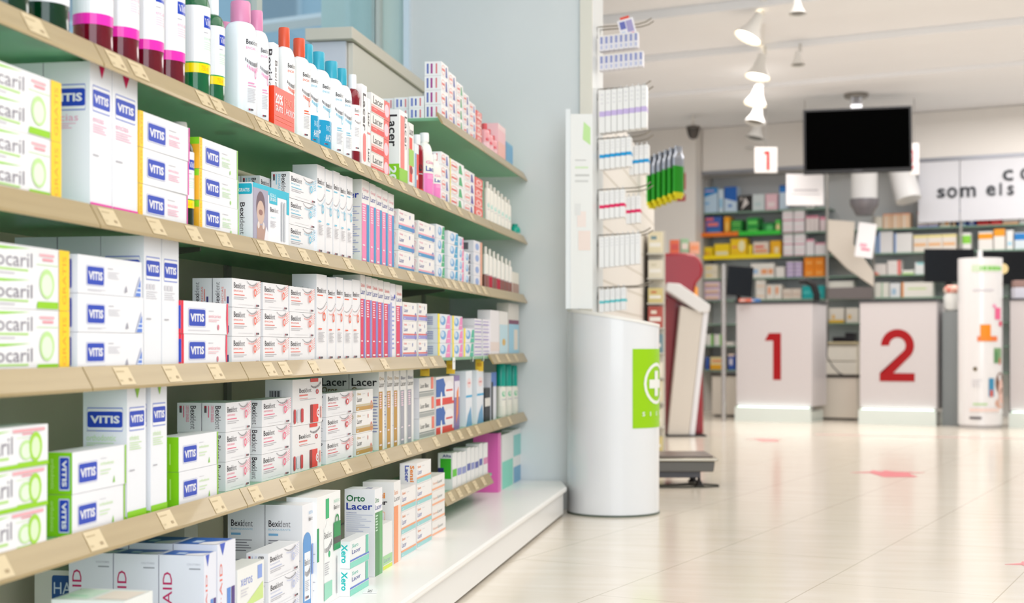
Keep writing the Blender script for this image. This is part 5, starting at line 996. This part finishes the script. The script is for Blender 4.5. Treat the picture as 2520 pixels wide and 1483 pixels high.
for px, dd, lb in ((2335, 13.42, 'dark monitor arm behind counter 2'), (2495, 13.42, 'dark monitor arm behind right counter')):
    x, y = P(px, dd); m = MB(); m.box((-.03, 0, 0), (.03, .04, Z(690, dd)), M('3A3A3E', .4)); tag(m.build('monitor_post', None, (x, y, 0), TH, smooth=False), lb, 'post')
# handset on counter 1
x, y = P(2010, 12.95); m = MB(); m.tube([(0, 0, .0), (0, 0, .06), (-.03, 0, .15), (-.1, 0, .19), (-.16, 0, .18)], [.03, .03, .035, .03, .02], M('141216', .35), 10); tag(m.build('barcode_scanner', None, (x, y, 1.104), TH), 'black handheld scanner standing on counter 1', 'scanner')
for i, (a, b, tp, c, lb) in enumerate(((1818, 1846, 729, 'D8705A', 'flat orange leaflet pile on counter 1'), (1848, 1864, 731, '4A80C0', 'flat blue leaflet pile on counter 1'))):
    d_ = 13.15; x, y = P(a, d_); m = MB(); m.box((0, 0, 0), ((b-a)*d_/F, .1, .03), M(c, .5)); put(m, [R(.1, .3, .6, .6, 'F0E6E0')], lambda u, v, e: (u*(b-a)*d_/F, -e, v*.03)); tag(m.build('leaflet_pile', None, (x, y, 1.104), RB, smooth=False), lb, 'leaflets')
# colourful pot and bits behind counter 2
x, y = B(1.205, .16)
t = thing('candy_jar', 'small jar of colourful sweets beside counter 2', 'jar', (x, y, 1.0)); m = MB(); m.lathe([(.05, 0), (.07, .02), (.075, .12), (.06, .16)], M('E0E0DC', .15), 18); m.build('jar', t)
m = MB(); m.lathe([(.06, .1605), (.072, .17), (.075, .20), (.04, .23)], noise_mat('sweets', 'D8402E', 'F2E4D0', 22, .4), 16); m.build('sweets', t)
m = MB(); m.box((-.07, -.07, 0), (.09, .2, .999), M('8E9496', .3)); tag(m.build('side_table', None, (x, y, 0), RB, smooth=False), 'grey glass sided pedestal right of counter 2', 'pedestal')
# round display column
D = 12.15; x, y = P(2412, D); r = 53*D/F
t = thing('display_column', 'round white advertising column with printed pictures and badge', 'advertising column', (x, y, 0), TH)
hc = Z(636, D)
m = MB(); m.lathe([(r, .03), (r, hc)], M('EFEDEE', .12, coat=.6), 40); m.build('column', t)
m = MB(); m.lathe([(r*.93, 0), (r*.93, .03)], M('C9C6C6', .3), 30); m.build('foot', t)
m = MB()
def f(u, v, e):
    a = -pi+pi*u; q = r+.0012+e*3; return (q*cos(a), q*sin(a), .03+(hc-.03)*v)
put(m, [R(.28, .915, .72, .955, 'D5E6C8'), R(.40, .925, .76, .945, '7FC85A'), R(.3, .80, .6, .81, 'D9D4DA'), R(.62, .63, .74, .70, 'F06A98'), R(.58, .70, .64, .72, 'F4A0C0'), R(.70, .59, .78, .62, 'E83A6A'), R(.40, .50, .55, .60, 'F5921E'), R(.36, .50, .66, .53, 'F08048'), R(.60, .37, .76, .46, '7FA878'), R(.62, .37, .66, .44, '4E8A58'), R(.70, .36, .73, .40, 'D84A50'), E(.33, .335, .03, .012, '6A5A3A'), R(.52, .17, .60, .28, '3F8FB8'), R(.54, .17, .58, .21, 'E0603A'), R(.3, .12, .5, .13, 'B9DCA0'), R(.25, .08, .7, .10, 'F3DAD2'), R(.25, .035, .42, .05, '6A6468')]+lines(.28, .22, .42, .27, 3, 'D9D6DA'), f, 6)
put(m, [E(.73, .25, .10, .065, '7A5340'), E(.76, .20, .075, .075, 'F0C9BC'), E(.74, .13, .12, .03, 'E0B09A')], f, 1)
m.build('printed_wrap', t)
m = MB(); m.lathe([(.045, 0), (.045, .012)], M('F0D9A0', .3), 24); o = m.build('badge', t, (r*.93, -.06, Z(662, D)-.0), rot=(pi/2, 0, 0))
m = MB(); m.tube([(0, 0, hc), (0, 0, hc+.07)], .02, M('DAD8D8', .3)); m.build('top_knob', t)
# desk things at far right
x, y = P(2498, 12.3); t = thing('paper_box', 'white box with brown lid on right counter', 'box', (x, y, 1.104), TH)
m = MB(); m.box((0, 0, 0), (.16, .1, .10), M('E4E2EC', .4)); m.build('box', t, smooth=False, bevel=.006); m = MB(); m.box((.0, 0, .101), (.13, .09, .16), M('A88880', .4)); m.build('lid', t, smooth=False, bevel=.004)

# ------------------------------------------------ hanging things
D = 13.0; x, y = P(1978, D); w = (2237-1978)*D/F; z0, z1 = Z(429, D), Z(270, D)
t = thing('television', 'large black television hanging from the ceiling', 'television', (x, y, z0), .0)
t.rotation_euler = (0, radians(-.7), .0)
m = MB(); m.box((0, 0, 0), (w, .06, z1-z0), M('080709', .5)); m.build('housing', t, bevel=.006, smooth=False)
m = MB(); m.box((.02, -.002, .035), (w-.02, -.0004, z1-z0-.02), M('020202', .6, ior=1.03)); m.build('screen', t, smooth=False)
m = MB(); put(m, [K('', .46, .02, .54, .04, '5A585C')], lambda u, v, e: (u*w, -.0005-e, v*(z1-z0))); m.build('logo', t, smooth=False)
m = MB(); m.box((w*.45, .061, (z1-z0)*.3), (w*.55, .10, z1-z0+.10), M('C9C8CC', .25, .7)); m.build('bracket', t, smooth=False)
m = MB(); m.tube([(w*.5, .08, z1-z0+.05), (w*.5, .08, 2.955-z0)], .03, M('A8A8AE', .2, .8), 14); m.build('tube', t)
m = MB(); m.lathe([(.10, 2.955-z0), (.11, 2.965-z0), (.11, 2.99-z0)], M('8E8A84', .3, .5), 20, (w*.5, .08, 0)); m.build('ceiling_plate', t)
def hsign(px0, px1, py0, py1, d, lb, items, c='EFE9E4', wires=True):
    x, y = P(px0, d); w = (px1-px0)*d/F; z0, z1 = Z(py1, d), Z(py0, d); h = z1-z0
    t = thing('hanging_sign', lb, 'sign', (x, y, z0), TH)
    m = MB(); m.prism([(0, 0), (w, 0), (w, .012), (0, .012)], 0, h, M(c, .4)); put(m, items, lambda u, v, e: (u*w, -e*2, v*h)); m.build('board', t, smooth=False, bevel=.004)
    if wires:
        m = MB(); m.tube([(w*.5, .006, h), (w*.5, .006, 2.995-z0)], .003, M('8A8680', .4)); m.build('wire', t)
hsign(1857, 1913, 362, 425, 13.4, 'small white hanging sign with red number 1', [G([(.52, .1), (.66, .1), (.66, .85), (.44, .85), (.38, .72), (.52, .72)], 'E0302A')])
hsign(2238, 2262, 352, 430, 13.2, 'narrow white hanging sign with red number beside television', [T('2', .1, .2, .5, .8, 'E86A78')])
hsign(1935, 2027, 428, 505, 13.3, 'white hanging notice with rounded corners and grey print', [K('', .2, .42, .85, .54, 'B9B4B8'), R(.12, .34, .9, .37, 'C2BEC2')], 'F2EEEE')
# track of spotlights
tk = [(1862, 62, 9.5), (1868, 155, 10.8), (1861, 222, 12.0), (1860, 268, 13.0), (1859, 312, 14.0), (1853, 352, 14.9)]
a = P(1884, 8.6); b = P(1864, 15.3)
m = MB(); m.box((-.018, 0, 2.972), (.018, math.dist(a, b), 2.999), M('F0EEEC', .4)); ang = math.atan2(b[0]-a[0], b[1]-a[1]); tag(m.build('lighting_track', None, (a[0], a[1], 0), -ang, smooth=False), 'white lighting track running along the ceiling', 'lighting track')
def spot(px, py, d, lb, on=True, tilt=(0, -.45), sc=1.0, zc=2.97):
    x, y = P(px, d); zL = Z(py, d); t = thing('spotlight', lb, 'spotlight', (x, y, zc), TH, 'ceiling spotlights')
    L = zc-zL; m = MB(); m.tube([(.02, 0, 0), (.02, 0, -.06)], .012, M('D9D6D2', .4)); m.build('stem', t)
    s_ = M('F2EFEA', .4); 
    prof = [(.03, 0), (.035, -.04), (.05, -.10), (.085, -.16), (.095, -.175)]
    m = MB(); m.lathe([(r_*sc, z*sc) for r_, z in prof][::-1], s_, 24, caps=False); m.lathe([(r_*sc*.96, z*sc) for r_, z in prof][::-1], s_, 24, caps=False); o = m.build('shade', t, (0, 0, -.06)); o.rotation_euler = (tilt[0], -tilt[1], 0)
    m = MB(); m.lathe([(.066*sc, -.166*sc), (.06*sc, -.150*sc)], M('FFF3D8', .4, emit=6) if on else M('8A8884', .3), 20); o2 = m.build('bulb', t, (0, 0, -.06)); o2.rotation_euler = o.rotation_euler
    if on:
        l = bpy.data.lights.new('spot_beam', 'SPOT'); l.energy = 28; l.spot_size = radians(95); l.spot_blend = .8; l.color = (1, .93, .82); l.shadow_soft_size = .05
        lo = bpy.data.objects.new('spot_beam', l); COL.objects.link(lo); lo.parent = o; lo.location = (0, 0, -.20*sc)
for i, (px, py, d) in enumerate(tk):
    spot(px+8, py, d, 'white cone spotlight on the track, %s from the front' % ORD[i], i < 3, (-.10, -.48 if i < 1 else -.22), 1.05)
spot(1962, 20, 9.05, 'white ceiling spotlight right of the track, nearer one', False, (-.1, 0), .6); spot(1963, 130, 10.7, 'white ceiling spotlight right of the track, farther one', False, (-.1, 0), .6)
spot(2398, 325, 14.6, 'white ceiling spotlight above the sign board', False, (.1, .1), 1.1)
x, y = P(1706, 14.2); t = thing('security_camera', 'dark dome camera on the wall under the ceiling', 'security camera', (x, y, Z(316, 14.2))); m = MB(); m.lathe([(.005, -.11), (.035, -.10), (.052, -.07), (.064, -.02), (.067, 0)], M('4A4440', .15), 20); m.build('dome', t)
m = MB(); m.lathe([(.072, 0.001), (.07, .02), (.035, .03)], M('6A645E', .4), 20); m.build('mount', t); m = MB(); m.tube([(0, 0, .03), (0, 0, 2.995-Z(316, 14.2))], .012, M('E9E4DC', .5)); m.build('stem', t)
# white ducts
for a_, lb, pts, rr_ in ((0, 'white cylindrical lamp hanging below the television', [(2127, 300, 13.9), (2127, 505, 13.9)], .125), (1, 'white tilted cylindrical lamp right of the television', [(2195, 330, 14.1), (2236, 492, 13.9)], .125)):
    p = [Vector((*P(q[0], q[2]), Z(q[1], q[2]))) for q in pts]; d0 = p[0]
    t = thing('pendant_lamp', lb, 'lamp', tuple(p[1]), 0); m = MB(); m.tube([tuple(q-p[1]) for q in (p[0].lerp(p[1], .35), p[1])], [rr_, rr_], M('ECEBEA', .4), 24); m.build('lamp_shade', t)
    m = MB(); m.tube([tuple(p[0]-p[1]+Vector((0, 0, .3))), tuple(p[0].lerp(p[1], .36)-p[1])], .03, M('DAD6D0', .4), 12); m.build('stem', t)
    if a_ == 0: m = MB(); m.lathe([(.08, -.10), (.11, -.04), (.135, .0), (.14, .06)], M('8A868A', .35, .3), 24); m.build('cup', t)
x, y = P(2036, 13.9); d_ = 13.9; s_ = d_/F
t = thing('tilted_panel', 'beige tilted panel with dark tray above counter 2', 'panel', (x, y, Z(735, d_)), TH)
m = MB(); z_ = lambda py: Z(py, d_)-Z(735, d_); k_ = lambda px: (px-2036)*s_
m.side([(k_(2038), z_(540)), (k_(2104), z_(545)), (k_(2100), z_(600)), (k_(2150), z_(668)), (k_(2150), z_(705)), (k_(2085), z_(660)), (k_(2038), z_(612))], 0, .05, M('DDD2C4', .5)); m.build('panel', t, smooth=False)
m = MB(); m.side([(k_(2038), z_(735)), (k_(2146), z_(735)), (k_(2146), z_(706)), (k_(2100), z_(706)), (k_(2038), z_(708))], 0, .12, M('6E6664', .4)); m.build('tray', t, smooth=False)
x, y = P(2103, 13.6); d_ = 13.6; m = MB(); m.box((0, 0, 0), (.17, .02, .33), M('F2EFEF', .4)); put(m, [R(.2, .3, .6, .4, 'E8A8B8'), R(.3, .2, .8, .27, 'E08098')], lambda u, v, e: (u*.17, -e, v*.33))
o = m.build('hanging_notice', None, (x, y, Z(630, d_)), TH, smooth=False); o.rotation_euler = (0, radians(8), TH); tag(o, 'white tilted notice with pink print below the grey lamp cup', 'notice')
# fire signs
for py0, py1, its, lb in ((427, 468, [R(.2, .15, .8, .85, 'E0CFC6'), R(.35, .2, .5, .8, 'C9182A'), R(0, 0, .12, 1, 'C2121E')], 'red square fire extinguisher sign on the corner wall'), (479, 495, [R(.1, .45, .9, .6, 'F0D8D2')], 'small red strip sign below the fire sign')):
    v_ = 1.42; ga = gB(1662, v_); d_ = dB(ga, v_); x, y = B(ga, v_-.008); w = gB(1687, v_)-ga; h = (py1-py0)*d_/F
    m = MB(); m.box((0, 0, 0), (w, .006, h), M('C2121E', .4)); put(m, its, lambda u, v, e: (u*w, -e*2, v*h)); tag(m.build('fire_sign', None, (x, y, Z(py1, d_)), RB, smooth=False), lb, 'sign')
# floor stickers
def sticker(px, py, wpx, hpx, lb, c='E8707A'):
    d_ = EYE*F/(py-HOR); x, y = P(px, d_); w = wpx*d_/F; L = EYE*F/(py-hpx/2-HOR)-EYE*F/(py+hpx/2-HOR)
    m = MB(); m.prism([(w*a, L*b) for a, b in ((-.5, .15), (-.25, .12), (-.22, -.5), (.22, -.5), (.25, .1), (.5, .15), (.12, .3), (.05, .5), (-.05, .3), (-.12, .5), (-.2, .3))], 0, .0008, M(c, .3)); tag(m.build('floor_sticker', None, (x, y, .0004), TH, smooth=False), lb, 'floor sticker')
sticker(2192, 1165, 185, 16, 'red arrow sticker on the floor in mid aisle'); sticker(1886, 1082, 100, 8, 'faint red arrow sticker on the floor before counter 1', 'EFA9A6')
sticker(2560, 1392, 160, 22, 'red arrow sticker on the floor cut by right edge')
a = P(2005, 11.2); m = MB(); m.box((0, 0, 0), (3.2, .045, .0008), M('EFB9B6', .3)); tag(m.build('floor_line', None, (a[0], a[1], .0004), RB*.55, smooth=False), 'pink tape line on the floor before counter 2', 'floor tape')

# ------------------------------------------------ tidy labels
lab = {}
for o in SC.objects:
    if o.parent is None and o.get('label'):
        n = len(o['label'].replace(',', ' ').split())
        if n > 16 or n < 4: print('LABEL LENGTH', n, o['label'])
        lab.setdefault(o['label'], []).append(o.name)
for k, v in lab.items():
    if len(v) > 1: print('SAME LABEL', k, v)
